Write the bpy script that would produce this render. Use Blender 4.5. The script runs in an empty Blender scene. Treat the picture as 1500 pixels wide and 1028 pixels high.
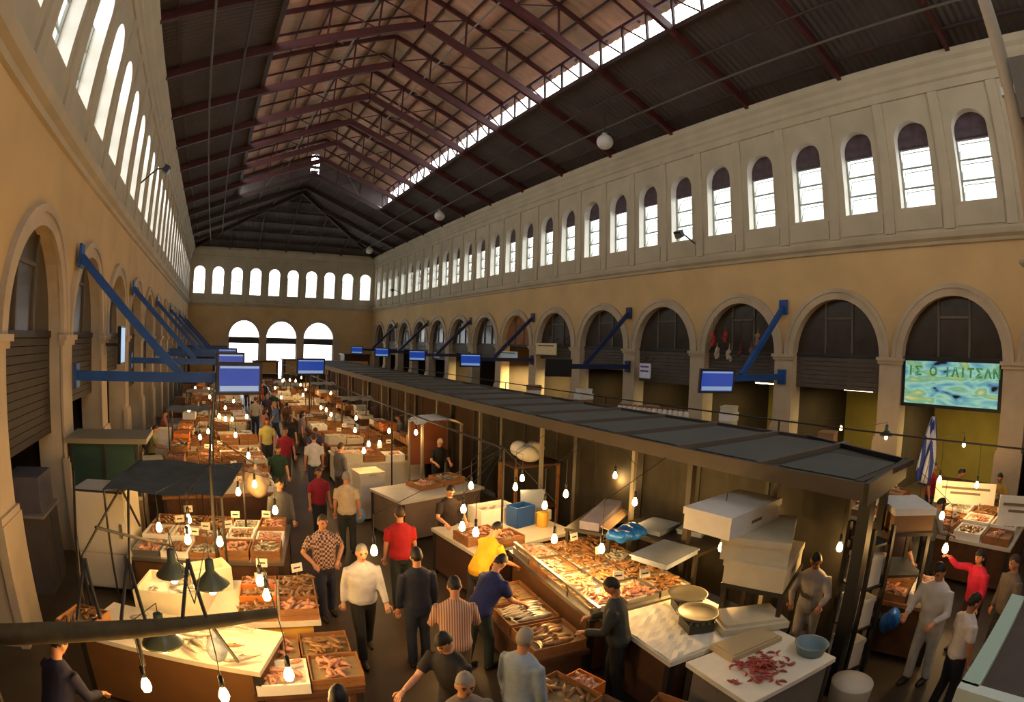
import bpy, math, random
from mathutils import Vector, Matrix
R = random.Random(7)
PI = math.pi
sc = bpy.context.scene
C = sc.collection

# ---------------------------------------------------------------- camera (wide fisheye lens, equidistant)
F_PX, YAW, PITCH, ROLL, H = 820.74, 0.5244, -0.0107, 0.0285, 4.3
_cy, _sy, _cp, _sp = math.cos(YAW), math.sin(YAW), math.cos(PITCH), math.sin(PITCH)
_F = Vector((_sy * _cp, _cy * _cp, _sp)); _Rt = Vector((_cy, -_sy, 0)); _U = _Rt.cross(_F)
CX = math.cos(ROLL) * _Rt + math.sin(ROLL) * _U
CY = -math.sin(ROLL) * _Rt + math.cos(ROLL) * _U
cam_d = bpy.data.cameras.new('camera'); cam = bpy.data.objects.new('camera', cam_d); C.objects.link(cam)
cam.matrix_world = Matrix(((CX.x, CY.x, -_F.x, 0), (CX.y, CY.y, -_F.y, 0), (CX.z, CY.z, -_F.z, H), (0, 0, 0, 1)))
cam_d.type = 'PANO'; cam_d.sensor_width = 36; cam_d.sensor_fit = 'HORIZONTAL'
cc = cam_d if hasattr(cam_d, 'panorama_type') else cam_d.cycles
cc.panorama_type = 'FISHEYE_LENS_POLYNOMIAL'
cc.fisheye_fov = PI
cc.fisheye_polynomial_k0 = 0.0
cc.fisheye_polynomial_k1 = -(1500 / 36.0) / F_PX
for _k in ('k2', 'k3', 'k4'): setattr(cc, 'fisheye_polynomial_' + _k, 0.0)
cam_d.clip_start = 0.05; cam_d.clip_end = 500
sc.camera = cam

def ray(px, py):
    dx, dy = (px - 750) / F_PX, (514 - py) / F_PX
    th = math.hypot(dx, dy); s = math.sin(th) / th if th > 0 else 1.0
    return CX * (dx * s) + CY * (dy * s) + _F * math.cos(th)
def gp(px, py, z):
    "point at height z seen at a pixel"
    v = ray(px, py); t = (z - H) / v.z
    return Vector((v.x * t, v.y * t, z))

# ---------------------------------------------------------------- daylight and exposure
world = bpy.data.worlds.new('overcast_sky'); sc.world = world; world.use_nodes = True
_bg = world.node_tree.nodes['Background']
_bg.inputs[0].default_value = (0.98, 0.985, 1.0, 1); _bg.inputs[1].default_value = 4.2
vs = sc.view_settings
vs.view_transform = 'Standard'; vs.look = 'None'; vs.exposure = 0.5; vs.gamma = 1.0; vs.use_curve_mapping = False
sc.cycles.use_denoising = True
sc.cycles.max_bounces = 8; sc.cycles.diffuse_bounces = 4; sc.cycles.glossy_bounces = 2; sc.cycles.transparent_max_bounces = 12
sc.cycles.sample_clamp_indirect = 4.0

# ---------------------------------------------------------------- materials
def srgb(h):
    if isinstance(h, str):
        h = h.lstrip('#'); c = [int(h[i:i + 2], 16) / 255 for i in (0, 2, 4)]
    else: c = [x / 255 for x in h]
    return tuple((x / 12.92 if x <= .04045 else ((x + .055) / 1.055) ** 2.4) for x in c)
MATS = {}
def mat(name, col, rough=.6, metal=0.0, vary=.0, scale=4.0, bump=0.0, emit=None, estr=0.0, col2=None, spec=.5, alpha=None):
    if name in MATS: return MATS[name]
    m = bpy.data.materials.new(name); m.use_nodes = True; nt = m.node_tree; b = nt.nodes['Principled BSDF']
    c = srgb(col)
    b.inputs['Base Color'].default_value = (*c, 1); b.inputs['Roughness'].default_value = rough; b.inputs['Metallic'].default_value = metal
    b.inputs['Specular IOR Level'].default_value = spec
    if emit: b.inputs['Emission Color'].default_value = (*srgb(emit), 1); b.inputs['Emission Strength'].default_value = estr
    if vary or bump or col2:
        tc = nt.nodes.new('ShaderNodeTexCoord'); nz = nt.nodes.new('ShaderNodeTexNoise')
        nz.inputs['Scale'].default_value = scale; nz.inputs['Detail'].default_value = 5
        nt.links.new(tc.outputs['Object'], nz.inputs['Vector'])
        if vary or col2:
            rp = nt.nodes.new('ShaderNodeValToRGB'); e = rp.color_ramp.elements
            e[0].position = .32; e[1].position = .68
            d = srgb(col2) if col2 else tuple(x * (1 - vary) for x in c)
            e[0].color = (*d, 1); e[1].color = (*c, 1) if col2 else (*[min(1, x * (1 + vary * .5)) for x in c], 1)
            nt.links.new(nz.outputs['Fac'], rp.inputs['Fac']); nt.links.new(rp.outputs['Color'], b.inputs['Base Color'])
        if bump:
            bp = nt.nodes.new('ShaderNodeBump'); bp.inputs['Strength'].default_value = bump; bp.inputs['Distance'].default_value = .03
            nt.links.new(nz.outputs['Fac'], bp.inputs['Height']); nt.links.new(bp.outputs['Normal'], b.inputs['Normal'])
    MATS[name] = m; return m
def pattern(name, kind, c1, c2, scale, rough=.85):
    "striped or checked cloth"
    if name in MATS: return MATS[name]
    m = mat(name, c1, rough); nt = m.node_tree; b = nt.nodes['Principled BSDF']
    tc = nt.nodes.new('ShaderNodeTexCoord')
    if kind == 'check':
        t = nt.nodes.new('ShaderNodeTexChecker'); t.inputs['Scale'].default_value = scale
        t.inputs['Color1'].default_value = (*srgb(c1), 1); t.inputs['Color2'].default_value = (*srgb(c2), 1)
        nt.links.new(tc.outputs['Object'], t.inputs['Vector']); nt.links.new(t.outputs['Color'], b.inputs['Base Color'])
    else:
        t = nt.nodes.new('ShaderNodeTexWave'); t.inputs['Scale'].default_value = scale; t.bands_direction = kind
        t.inputs['Distortion'].default_value = 0
        rp = nt.nodes.new('ShaderNodeValToRGB'); rp.color_ramp.interpolation = 'CONSTANT'
        e = rp.color_ramp.elements; e[0].color = (*srgb(c1), 1); e[1].color = (*srgb(c2), 1); e[1].position = .5
        nt.links.new(tc.outputs['Object'], t.inputs['Vector']); nt.links.new(t.outputs['Fac'], rp.inputs['Fac'])
        nt.links.new(rp.outputs['Color'], b.inputs['Base Color'])
    return m
def glass_mat(name, col, clear=.7, rough=.15):
    if name in MATS: return MATS[name]
    m = bpy.data.materials.new(name); m.use_nodes = True; nt = m.node_tree; nt.nodes.clear()
    o = nt.nodes.new('ShaderNodeOutputMaterial'); mx = nt.nodes.new('ShaderNodeMixShader')
    t = nt.nodes.new('ShaderNodeBsdfTransparent'); g = nt.nodes.new('ShaderNodeBsdfPrincipled')
    t.inputs[0].default_value = (*[min(1, .35 + .65 * x) for x in srgb(col)], 1)
    g.inputs['Base Color'].default_value = (*srgb(col), 1); g.inputs['Roughness'].default_value = rough
    mx.inputs[0].default_value = clear
    nt.links.new(g.outputs[0], mx.inputs[1]); nt.links.new(t.outputs[0], mx.inputs[2]); nt.links.new(mx.outputs[0], o.inputs[0])
    MATS[name] = m; return m

OCHRE = mat('ochre_plaster', (206, 172, 118), .9, vary=.12, scale=.7, bump=.05)
CREAM = mat('cream_plaster', (188, 174, 146), .9, vary=.12, scale=.9, bump=.05)
CREAM_SUNLIT = mat('sunlit_cream_plaster', (248, 244, 234), .9, vary=.04, scale=1.3)  # whitened so the window reveals look flooded with daylight
PIER = mat('pier_stone', (188, 168, 138), .85, vary=.16, scale=1.2, bump=.08)
DARKIN = mat('dark_interior', (58, 46, 34), .9, vary=.3, scale=.8)
SHEET = mat('roof_sheet_dark', (80, 70, 68), .7, vary=.25, scale=.6)
SHEET2 = mat('roof_sheet_rust', (206, 158, 132), .75, col2=(150, 130, 104), scale=.6)
REDIRON = mat('red_oxide_iron', (74, 26, 22), .6, vary=.25, scale=2)
BROWNIRON = mat('brown_iron', (62, 40, 34), .6, vary=.25, scale=2)
GREYPIPE = mat('grey_pipe', (128, 120, 104), .5)
FLOORM = mat('wet_concrete', (76, 63, 48), .42, vary=.35, scale=1.1, bump=.15)
BLUE = mat('blue_paint', (26, 74, 142), .5, vary=.15, scale=3)
BLUE2 = mat('dark_blue_paint', (28, 42, 82), .5, vary=.15, scale=3)
BLACK = mat('black_plastic', (20, 20, 22), .45)
IRON = mat('dark_iron', (44, 38, 32), .55, vary=.25, scale=3)
STEEL = mat('stainless_steel', (176, 172, 164), .32, .85)
WOOD = mat('crate_wood', (150, 100, 56), .8, vary=.3, scale=6)
WOOD2 = mat('dark_wood', (92, 58, 32), .8, vary=.3, scale=4)
FOAM = mat('white_foam', (226, 222, 212), .85, vary=.05, scale=8)
FOAM2 = mat('cream_foam', (206, 196, 168), .85, vary=.08, scale=5)
PAPER = mat('white_paper', (232, 226, 206), .9, vary=.06, scale=6)
MARBLE = mat('white_marble_top', (214, 204, 182), .35, vary=.1, scale=4)
GREYLID = mat('grey_lid', (112, 122, 140), .6, vary=.15, scale=3)
WHITEP = mat('white_enamel', (206, 196, 178), .5, vary=.08, scale=2)
ORANGE = mat('orange_plastic', (206, 112, 34), .5)
BLUEBAG = mat('blue_plastic_bag', (30, 100, 186), .35, vary=.3, scale=14, bump=.6)
GREENGL = glass_mat('green_glass', (60, 86, 74), .25, .1)
PANE = glass_mat('window_pane', (206, 212, 206), .72, .25)
SILVER = mat('silver_fish', (176, 168, 152), .3, .25, vary=.35, scale=30)
PINKF = mat('pink_fish', (206, 146, 118), .35, .0, vary=.3, scale=25)
BROWNF = mat('brown_fish', (150, 110, 70), .35, .05, vary=.4, scale=25)
SHRIMP = mat('red_shrimp', (170, 78, 74), .4, vary=.3, scale=20)
ICE = mat('crushed_ice', (220, 216, 204), .3, vary=.1, scale=30, bump=.4)
BULB = mat('bulb_glow', (255, 226, 170), .4, emit=(255, 214, 140), estr=22)
TUBEGL = mat('tube_glow', (255, 246, 224), .4, emit=(255, 238, 196), estr=9)
SHADE = mat('green_enamel_shade', (62, 68, 54), .35)
SHADEIN = mat('white_enamel_inside', (232, 226, 206), .4)
CANTOP = mat('canopy_sheet', (50, 48, 44), .6, vary=.2, scale=1.5)
CANFR = mat('canopy_frame', (60, 50, 42), .6, vary=.2, scale=1.5)
BROWNW = mat('brown_partition', (82, 50, 30), .75, vary=.25, scale=1)
SCREEN = mat('blue_screen', (34, 70, 170), .35, emit=(40, 84, 196), estr=.28)
SCRBAR = mat('pale_screen_bar', (150, 180, 220), .35, emit=(150, 184, 224), estr=.3)

# ---------------------------------------------------------------- mesh helpers
class MB:
    def __init__(s): s.v = []; s.f = []; s.mi = []
    def add(s, vs_, fs, mi=0):
        o = len(s.v); s.v += [tuple(p) for p in vs_]
        for f in fs: s.f.append(tuple(i + o for i in f)); s.mi.append(mi)
        return s
    def box(s, c, d, rot=None, mi=0):
        hx, hy, hz = d[0] / 2, d[1] / 2, d[2] / 2
        P = [Vector((x, y, z)) for x in (-hx, hx) for y in (-hy, hy) for z in (-hz, hz)]
        if rot is not None: P = [rot @ p for p in P]
        P = [p + Vector(c) for p in P]
        return s.add(P, [(0, 1, 3, 2), (4, 6, 7, 5), (0, 4, 5, 1), (2, 3, 7, 6), (0, 2, 6, 4), (1, 5, 7, 3)], mi)
    def b2(s, x0, x1, y0, y1, z0, z1, mi=0):
        return s.box(((x0 + x1) / 2, (y0 + y1) / 2, (z0 + z1) / 2), (x1 - x0, y1 - y0, z1 - z0), mi=mi)
    def bar(s, a, b, w, h=None, up=(0, 0, 1), mi=0):
        a, b = Vector(a), Vector(b); h = h or w; t = (b - a); L = t.length; t.normalize(); u = Vector(up)
        if abs(t.dot(u)) > .98: u = Vector((1, 0, 0))
        r = t.cross(u).normalized(); u = r.cross(t)
        P = [q + r * sx * w / 2 + u * sz * h / 2 for q in (a, b) for sx, sz in ((-1, -1), (1, -1), (1, 1), (-1, 1))]
        return s.add(P, [(3, 2, 1, 0), (4, 5, 6, 7), (0, 1, 5, 4), (1, 2, 6, 5), (2, 3, 7, 6), (3, 0, 4, 7)], mi)
    def tube(s, pts, rad, n=8, mi=0, flat=None):
        pts = [Vector(p) for p in pts]
        if not isinstance(rad, (list, tuple)): rad = [rad] * len(pts)
        vsx = []; u = None
        for i, p in enumerate(pts):
            t = (pts[min(i + 1, len(pts) - 1)] - pts[max(i - 1, 0)]).normalized()
            if u is None:
                u = Vector((1, 0, 0)) if abs(t.x) < .9 else Vector((0, 1, 0))
            u = (u - t * u.dot(t)).normalized(); w = t.cross(u)
            for k in range(n):
                a = 2 * PI * k / n; rr = rad[i]
                vsx.append(p + u * (math.cos(a) * rr) + w * (math.sin(a) * rr * (flat or 1)))
        m = len(pts); fs = []
        for i in range(m - 1):
            for k in range(n):
                k2 = (k + 1) % n; fs.append((i * n + k, i * n + k2, (i + 1) * n + k2, (i + 1) * n + k))
        fs.append(tuple(range(n - 1, -1, -1))); fs.append(tuple((m - 1) * n + k for k in range(n)))
        return s.add(vsx, fs, mi)
    def rings(s, R_, mi=0):
        "R_: list of rings, each a list of n points"
        n = len(R_[0]); vsx = [p for r in R_ for p in r]; fs = []
        for i in range(len(R_) - 1):
            for k in range(n):
                k2 = (k + 1) % n; fs.append((i * n + k, i * n + k2, (i + 1) * n + k2, (i + 1) * n + k))
        fs.append(tuple(range(n - 1, -1, -1))); fs.append(tuple((len(R_) - 1) * n + k for k in range(n)))
        return s.add(vsx, fs, mi)
    def lathe(s, prof, n=16, c=(0, 0, 0), mi=0):
        c = Vector(c); return s.rings([[c + Vector((math.cos(2 * PI * k / n) * r, math.sin(2 * PI * k / n) * r, z)) for k in range(n)] for r, z in prof], mi)
    def ell(s, c, r, n=12, m=8, rot=None, mi=0):
        c = Vector(c); rr = []
        for i in range(m + 1):
            a = -PI / 2 + PI * (i + .02 if i == 0 else i - .02 if i == m else i) / m
            row = []
            for k in range(n):
                b = 2 * PI * k / n
                p = Vector((math.cos(a) * math.cos(b) * r[0], math.cos(a) * math.sin(b) * r[1], math.sin(a) * r[2]))
                row.append(c + (rot @ p if rot is not None else p))
            rr.append(row)
        return s.rings(rr, mi)
    def prism(s, poly, z0, z1, mi=0):
        n = len(poly); P = [Vector((x, y, z0)) for x, y in poly] + [Vector((x, y, z1)) for x, y in poly]
        return s.add(P, [tuple(range(n - 1, -1, -1)), tuple(range(n, 2 * n))] + [(i, (i + 1) % n, n + (i + 1) % n, n + i) for i in range(n)], mi)
    def mesh(s, name, mats, smooth=False):
        me = bpy.data.meshes.new(name); me.from_pydata(s.v, [], s.f)
        for m in (mats if isinstance(mats, (list, tuple)) else [mats]): me.materials.append(m)
        if any(s.mi): me.polygons.foreach_set('material_index', s.mi)
        if smooth: me.polygons.foreach_set('use_smooth', [True] * len(me.polygons))
        me.update(); return me
    def build(s, name, mats, parent=None, smooth=False, loc=None, rotz=0):
        return obj(name, s.mesh(name, mats, smooth), parent, loc, rotz)
def obj(name, me, parent=None, loc=None, rotz=0, rot=None):
    o = bpy.data.objects.new(name, me); C.objects.link(o)
    if parent is not None: o.parent = parent
    if loc is not None: o.location = loc
    if rot is not None: o.rotation_euler = rot
    elif rotz: o.rotation_euler = (0, 0, rotz)
    return o
def tag(o, label, cat, group=None):
    o['label'] = label; o['category'] = cat
    if group: o['group'] = group
    return o
def thing(name, label, cat, loc=(0, 0, 0), rotz=0, group=None):
    return tag(obj(name, None, None, loc, rotz), label, cat, group)
def struct(o, label=None):
    o['kind'] = 'structure'
    if label: o['label'] = label
    return o
def copy_tree(o, parent=None):
    c = o.copy(); C.objects.link(c); c.parent = parent
    for ch in list(o.children): copy_tree(ch, c)
    return c
def setmat(o, m):
    "material on the object, so that copies may share one mesh"
    if not o.material_slots: o.data.materials.append(m)
    o.material_slots[0].link = 'OBJECT'; o.material_slots[0].material = m
def light(parent, loc, watts, col, r=.05, kind='POINT', size=None):
    l = bpy.data.lights.new('lamp_light', kind); l.energy = watts; l.color = srgb(col)
    if kind == 'POINT': l.shadow_soft_size = r
    else: l.shape = 'RECTANGLE'; l.size, l.size_y = size
    o = bpy.data.objects.new('lamp_light', l); C.objects.link(o); o.parent = parent; o.location = loc
    return o
def rz(a): return Matrix.Rotation(a, 3, 'Z')

# ================================================================ the hall
XL, XR, YN, YF = -3.3, 16.7, -5.5, 59.3        # inner faces of the walls
XC = 6.7                                         # middle of the hall
ZSTR, ZATT, ZCOR = 7.5, 7.96, 13.35
WSILL, WSPR, WHW = 8.72, 10.9, .58               # attic windows
AIMP, AHW, ARISE = 4.28, 1.63, 1.8               # arches
TH = .55
struct(MB().b2(XL - 6, XR + 6, YN, YF + 8, -.2, 0).build('floor', FLOORM), 'worn grey brown concrete floor of the market hall')

def wall_strips(mb, u0, u1, z0, z1, ops, P, mi_reveal=1):
    "wall from u0 to u1, z0 to z1, pierced by round-headed openings (uc, hw, zb, zs, rise)"
    us = {u0, u1}
    for uc, hw, zb, zs, rise in ops:
        for k in range(17):
            us.add(round(uc - hw * math.cos(PI * k / 16), 4))
    us = sorted(u for u in us if u0 - 1e-6 <= u <= u1 + 1e-6)
    def top(op, u):
        t = max(0, 1 - ((u - op[0]) / op[1]) ** 2); return op[3] + op[4] * math.sqrt(t)
    def quad(a, b, c, d, mi=0): mb.add([a, b, c, d], [(0, 1, 2, 3)], mi)
    for a, b in zip(us[:-1], us[1:]):
        m = (a + b) / 2
        cov = sorted((op for op in ops if abs(m - op[0]) < op[1]), key=lambda o: o[2])
        lo = (z0, z0)
        for op in cov + [None]:
            hi = (z1, z1) if op is None else (op[2], op[2])
            if hi[0] - lo[0] > 1e-5 or hi[1] - lo[1] > 1e-5:
                for d in (0, TH):
                    quad(P(a, lo[0], d), P(b, lo[1], d), P(b, hi[1], d), P(a, hi[0], d))
            if op is not None:
                ta, tb = top(op, a), top(op, b)
                if op[2] > z0: quad(P(a, op[2], 0), P(b, op[2], 0), P(b, op[2], TH), P(a, op[2], TH), mi_reveal)
                quad(P(a, ta, 0), P(b, tb, 0), P(b, tb, TH), P(a, ta, TH), mi_reveal)
                lo = (ta, tb)
    for uc, hw, zb, zs, rise in ops:
        for s in (-1, 1):
            u = uc + s * hw
            quad(P(u, zb, 0), P(u, zs, 0), P(u, zs, TH), P(u, zb, TH), mi_reveal)
    for z in (z0, z1):
        if z == 0: continue
        quad(P(u0, z, 0), P(u1, z, 0), P(u1, z, TH), P(u0, z, TH))

SIDES = {
    'right': dict(P=lambda u, z, d: (XR + d, u, z), n=-1, ax='y', u0=YN, u1=YF + TH, ph=4.475),
    'left': dict(P=lambda u, z, d: (XL - d, u, z), n=1, ax='y', u0=YN, u1=YF + TH, ph=1.8),
    'far': dict(P=lambda u, z, d: (u, YF + d, z), n=-1, ax='x', u0=XL, u1=XR, ph=0),
    'near': dict(P=lambda u, z, d: (u, YN - d, z), n=1, ax='x', u0=XL - TH, u1=XR + TH, ph=0)}
def sweep(prof, u0, u1, P):
    "prof: (depth out of the wall, z) polygon swept along the wall"
    mb = MB(); n = len(prof)
    vv = [P(u0, z, -d) for d, z in prof] + [P(u1, z, -d) for d, z in prof]
    mb.add(vv, [tuple(range(n)), tuple(range(2 * n - 1, n - 1, -1))] + [(i, n + i, n + (i + 1) % n, (i + 1) % n) for i in range(n)])
    return mb
WALLS = {}; ARCHES = {}; WINS = {}; PIERS = {}
trim_n = 0; win_n = 0
for side, S in SIDES.items():
    P, u0, u1 = S['P'], S['u0'], S['u1']
    if S['ax'] == 'y':
        cs = [S['ph'] + 4 * k for k in range(-3, 16)]; cs = [c for c in cs if c - 2 > u0 - .3 and c + 1.7 < YF]
        wins = [w for c in [S['ph'] + 4 * k for k in range(-3, 16)] for w in (c - 1.06, c + .94) if u0 + .9 < w < YF - .9]
        piers = [c - 2 for c in cs] + [cs[-1] + 2]; piers = [p for p in piers if p < YF - .3]
    else:
        cs = [XC - 4, XC, XC + 4] if side == 'far' else []; wins = [-2.3 + 2 * k for k in range(10)]; piers = [XC - 6, XC - 2, XC + 2, XC + 6] if cs else []
    ARCHES[side], WINS[side], PIERS[side] = cs, wins, piers
    mb = MB(); wall_strips(mb, u0, u1, 0, ZATT - .2, [(c, AHW, 0, AIMP, ARISE) for c in cs], P)
    w = struct(mb.build('wall_' + side, [OCHRE, PIER]), 'ochre plastered hall wall with a row of round arches, ' + side + ' side'); WALLS[side] = w
    mb = MB(); wall_strips(mb, u0, u1, ZATT - .2, ZCOR + .35, [(c, WHW, WSILL, WSPR, WHW) for c in wins], P)
    mb.build('attic_wall', [CREAM, CREAM_SUNLIT], w)
    # mouldings
    trim_n += 1
    struct(sweep([(0, ZSTR), (.07, ZSTR + .03), (.1, ZSTR + .12), (.2, ZSTR + .2), (.24, ZSTR + .34), (.24, ZATT - .06), (0, ZATT)], u0, u1, P).build('trim_%d' % trim_n, CREAM), 'cream string course below the attic windows')
    trim_n += 1
    struct(sweep([(0, 12.2), (.06, 12.22), (.06, 12.5), (.12, 12.56), (.12, 12.72), (.2, 12.85), (.24, 13.0), (.34, 13.12), (.38, 13.34), (0, 13.36)], u0, u1, P).build('trim_%d' % trim_n, CREAM), 'cream stepped cornice under the roof')
    # attic pilaster strips and panels under the windows
    def place(o, u):
        o.location = P(u, 0, 0); o.rotation_euler = (0, 0, {'right': -PI / 2, 'left': PI / 2, 'far': 0, 'near': PI}[side])
        return o
    # local frame: x along the wall, -y out of the wall into the hall (before rotation)
    if 'pil' not in globals():
        b = MB(); b.b2(-.17, .17, -.07, .02, ZATT, 12.2); pil = b.mesh('attic_pilaster', CREAM)
        b = MB(); b.b2(-.76, .76, -.035, .02, ZATT + .06, WSILL - .1); pan = b.mesh('sill_panel', CREAM)
        b = MB(); b.b2(-.62, .62, -.06, .3, WSILL - .07, WSILL); sil = b.mesh('window_sill', CREAM_SUNLIT)
        b = MB()
        n = 20; r0, r1 = AHW - .02, AHW + .3
        ri = [(math.cos(PI * k / n), math.sin(PI * k / n)) for k in range(n + 1)]
        for (ra, rb, d) in ((r0, r1, -.07), (r1 - .1, r1 + .03, -.11)):
            for (c0, s0), (c1, s1) in zip(ri[:-1], ri[1:]):
                q = []
                for dd in (d, .02):
                    for cc_, ss in ((c0, s0), (c1, s1)):
                        for rr in (ra, rb): q.append((cc_ * rr, dd, AIMP + ss * (rr + ARISE - AHW)))
                b.add(q, [(0, 1, 3, 2), (0, 2, 6, 4), (1, 5, 7, 3), (4, 6, 7, 5)])
        arv = b.mesh('archivolt', PIER)
        b = MB(); b.b2(-.37, .37, -.05, .02, 0, AIMP - .2); shaft = b.mesh('pier_shaft', PIER)
        b = MB(); b.b2(-.42, .42, -.1, .02, AIMP - .2, AIMP - .1); b.b2(-.46, .46, -.15, .02, AIMP - .1, AIMP); capm = b.mesh('pier_capital', PIER)
        b = MB(); b.b2(-.43, .43, -.12, .02, 0, 1.8); b.b2(-.41, .41, -.1, .02, 1.8, 1.9); plm = b.mesh('pier_plinth', PIER)
    for c in cs: place(obj('archivolt', arv, w), c)
    for c in piers:
        place(obj('pier_shaft', shaft, w), c); place(obj('pier_capital', capm, w), c); place(obj('pier_plinth', plm, w), c)
    for i, c in enumerate(wins):
        place(obj('sill_panel', pan, w), c)
        if i == 0 or side == 'near': place(obj('attic_pilaster', pil, w), c - 1.0)
        place(obj('attic_pilaster', pil, w), c + 1.0)
    # windows: frame, three tilted panes, dark head panel standing in for the eave outside
    if 'wfr' not in globals():
        b = MB(); zt = 10.62
        y = .34
        for x in (-.55, .55): b.b2(x - .03, x + .03, y - .03, y + .03, WSILL, zt)
        for z in (WSILL + .03, WSILL + .66, WSILL + 1.29, zt): b.b2(-.58, .58, y - .015, y + .015, z - .015, z + .015)
        wfr = b.mesh('frame', mat('window_iron', (150, 152, 140), .6))
        b = MB(); b.b2(-.52, .52, -.008, .008, 0, .6); wpn = b.mesh('pane', PANE)
        b = MB(); b.b2(-.54, .54, -.012, .012, -.012, .012); b.b2(-.54, -.515, -.012, .012, .012, .6); b.b2(.515, .54, -.012, .012, .012, .6); b.b2(-.54, .54, -.012, .012, .588, .612); wsh = b.mesh('sash', mat('sash_iron', (140, 150, 138), .6))
        b = MB(); n = 14; zb = zt + .03
        pts = [(-.58, zb), (.58, zb)] + [(.58 * math.cos(PI * k / n), WSPR + .58 * math.sin(PI * k / n)) for k in range(n + 1)]
        q = len(pts); b.add([(x, .32, z) for x, z in pts] + [(x, .4, z) for x, z in pts], [tuple(range(q)), tuple(range(2 * q - 1, q - 1, -1))] + [(i, (i + 1) % q, q + (i + 1) % q, q + i) for i in range(q)])
        b.b2(-.56, .56, .28, .33, zb + .05, zb + .12)
        whd = b.mesh('eave_standin', mat('window_head_wood', (84, 68, 74), .7, vary=.35, scale=5))
        wg = None
    for i, c in enumerate(wins):
        win_n += 1
        if wg is None:
            wg = obj('window_%d' % win_n, None); wg['kind'] = 'structure'
            obj('frame', wfr, wg)
            for k in range(3):
                s = obj('sash', wsh, wg, (0, .36, WSILL + .07 + .63 * k), rot=(math.radians(-22), 0, 0))
                obj('pane', wpn, s)
            obj('eave_standin', whd, wg); wi = wg
        else:
            wi = copy_tree(wg); wi.name = 'window_%d' % win_n
        wi['label'] = 'tall round-headed attic window with tilted sashes, ' + side + ' wall'
        place(wi, c)
        if side == 'left' or side == 'far':
            for ch in list(wi.children):
                if ch.name.startswith('eave_standin') or (side == 'far' and ch.name.startswith('frame')): bpy.data.objects.remove(ch)
                elif side == 'far' and ch.name.startswith('sash'): ch.rotation_euler = (0, 0, 0)

# ---------------------------------------------------------------- the shops behind the arches
def arcade(side, depth, zc=6.6):
    P = SIDES[side]['P']; u0, u1 = SIDES[side]['u0'], YF
    mb = MB()
    q = lambda a, b, c, d: mb.add([a, b, c, d], [(0, 1, 2, 3)])
    q(P(u0, 0, depth), P(u1, 0, depth), P(u1, zc, depth), P(u0, zc, depth))
    q(P(u0, zc, TH), P(u1, zc, TH), P(u1, zc, depth), P(u0, zc, depth))
    q(P(u0, 0, TH), P(u0, 0, depth), P(u0, zc, depth), P(u0, zc, TH)); q(P(u1, 0, TH), P(u1, 0, depth), P(u1, zc, depth), P(u1, zc, TH))
    o = mb.build('wall_arcade_' + side, mat('shop_wall', (150, 132, 62), .85, vary=.2, scale=1)); struct(o, 'yellowish back wall of the shops behind the arches')
    for c in PIERS[side]:
        m = MB(); a = P(c, 0, TH); b = P(c, 0, depth)
        x0, x1 = sorted((a[0], b[0])); m.b2(x0, x1, c - .1, c + .1, 0, zc); m.build('shop_partition', DARKIN, o)
    return o
ARC_R = arcade('right', 5.0); ARC_L = arcade('left', 4.0)
def arch_infill(side, c, zlow, mull=True, head=None, low=None):
    "dark fanlight over a lintel inside one arch; one thing of its own"
    o = obj('arch_screen', None); sgn = SIDES[side]['n']
    o.location = SIDES[side]['P'](c, 0, .28); o.rotation_euler = (0, 0, -PI / 2 if side == 'right' else PI / 2)
    b = MB(); n = 16
    pts = [(-AHW, AIMP), (AHW, AIMP)] + [(AHW * math.cos(PI * k / n), AIMP + ARISE * math.sin(PI * k / n)) for k in range(1, n)]
    q = len(pts); b.add([(x, 0, z) for x, z in pts] + [(x, .04, z) for x, z in pts], [tuple(range(q)), tuple(range(2 * q - 1, q - 1, -1))])
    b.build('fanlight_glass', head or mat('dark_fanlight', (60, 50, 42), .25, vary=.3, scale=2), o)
    b = MB(); b.b2(-AHW, AHW, -.06, .08, AIMP - .06, AIMP + .06); b.build('transom', IRON, o)
    if mull:
        for x in (-.5, .5):
            b = MB(); zt = AIMP + ARISE * math.sqrt(1 - (x / AHW) ** 2); b.b2(x - .035, x + .035, -.05, .05, AIMP, zt); b.build('mullion', mat('fan_mullion', (92, 84, 70), .6), o)
        b = MB(); b.b2(-.5, .5, -.05, .05, AIMP + 1.15, AIMP + 1.22); b.build('glazing_bar', mat('fan_mullion', (92, 84, 70), .6), o)
    if zlow < AIMP - .1:
        n_s = max(1, int((AIMP - zlow) / .14))
        for k in range(n_s):
            b = MB(); z = zlow + (AIMP - .06 - zlow) * k / n_s; z2 = zlow + (AIMP - .06 - zlow) * (k + 1) / n_s - .012
            b.b2(-AHW, AHW, -.03, .03, z, z2); b.build('shutter_slat', low or mat('shutter_grey', (82, 72, 62), .6, vary=.2, scale=2), o)
    return o
ord_ = ['first', 'second', 'third', 'fourth', 'fifth', 'sixth', 'seventh', 'eighth', 'ninth', 'tenth', 'eleventh', 'twelfth', 'thirteenth', 'fourteenth', 'fifteenth', 'sixteenth']
door_n = 0
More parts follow.
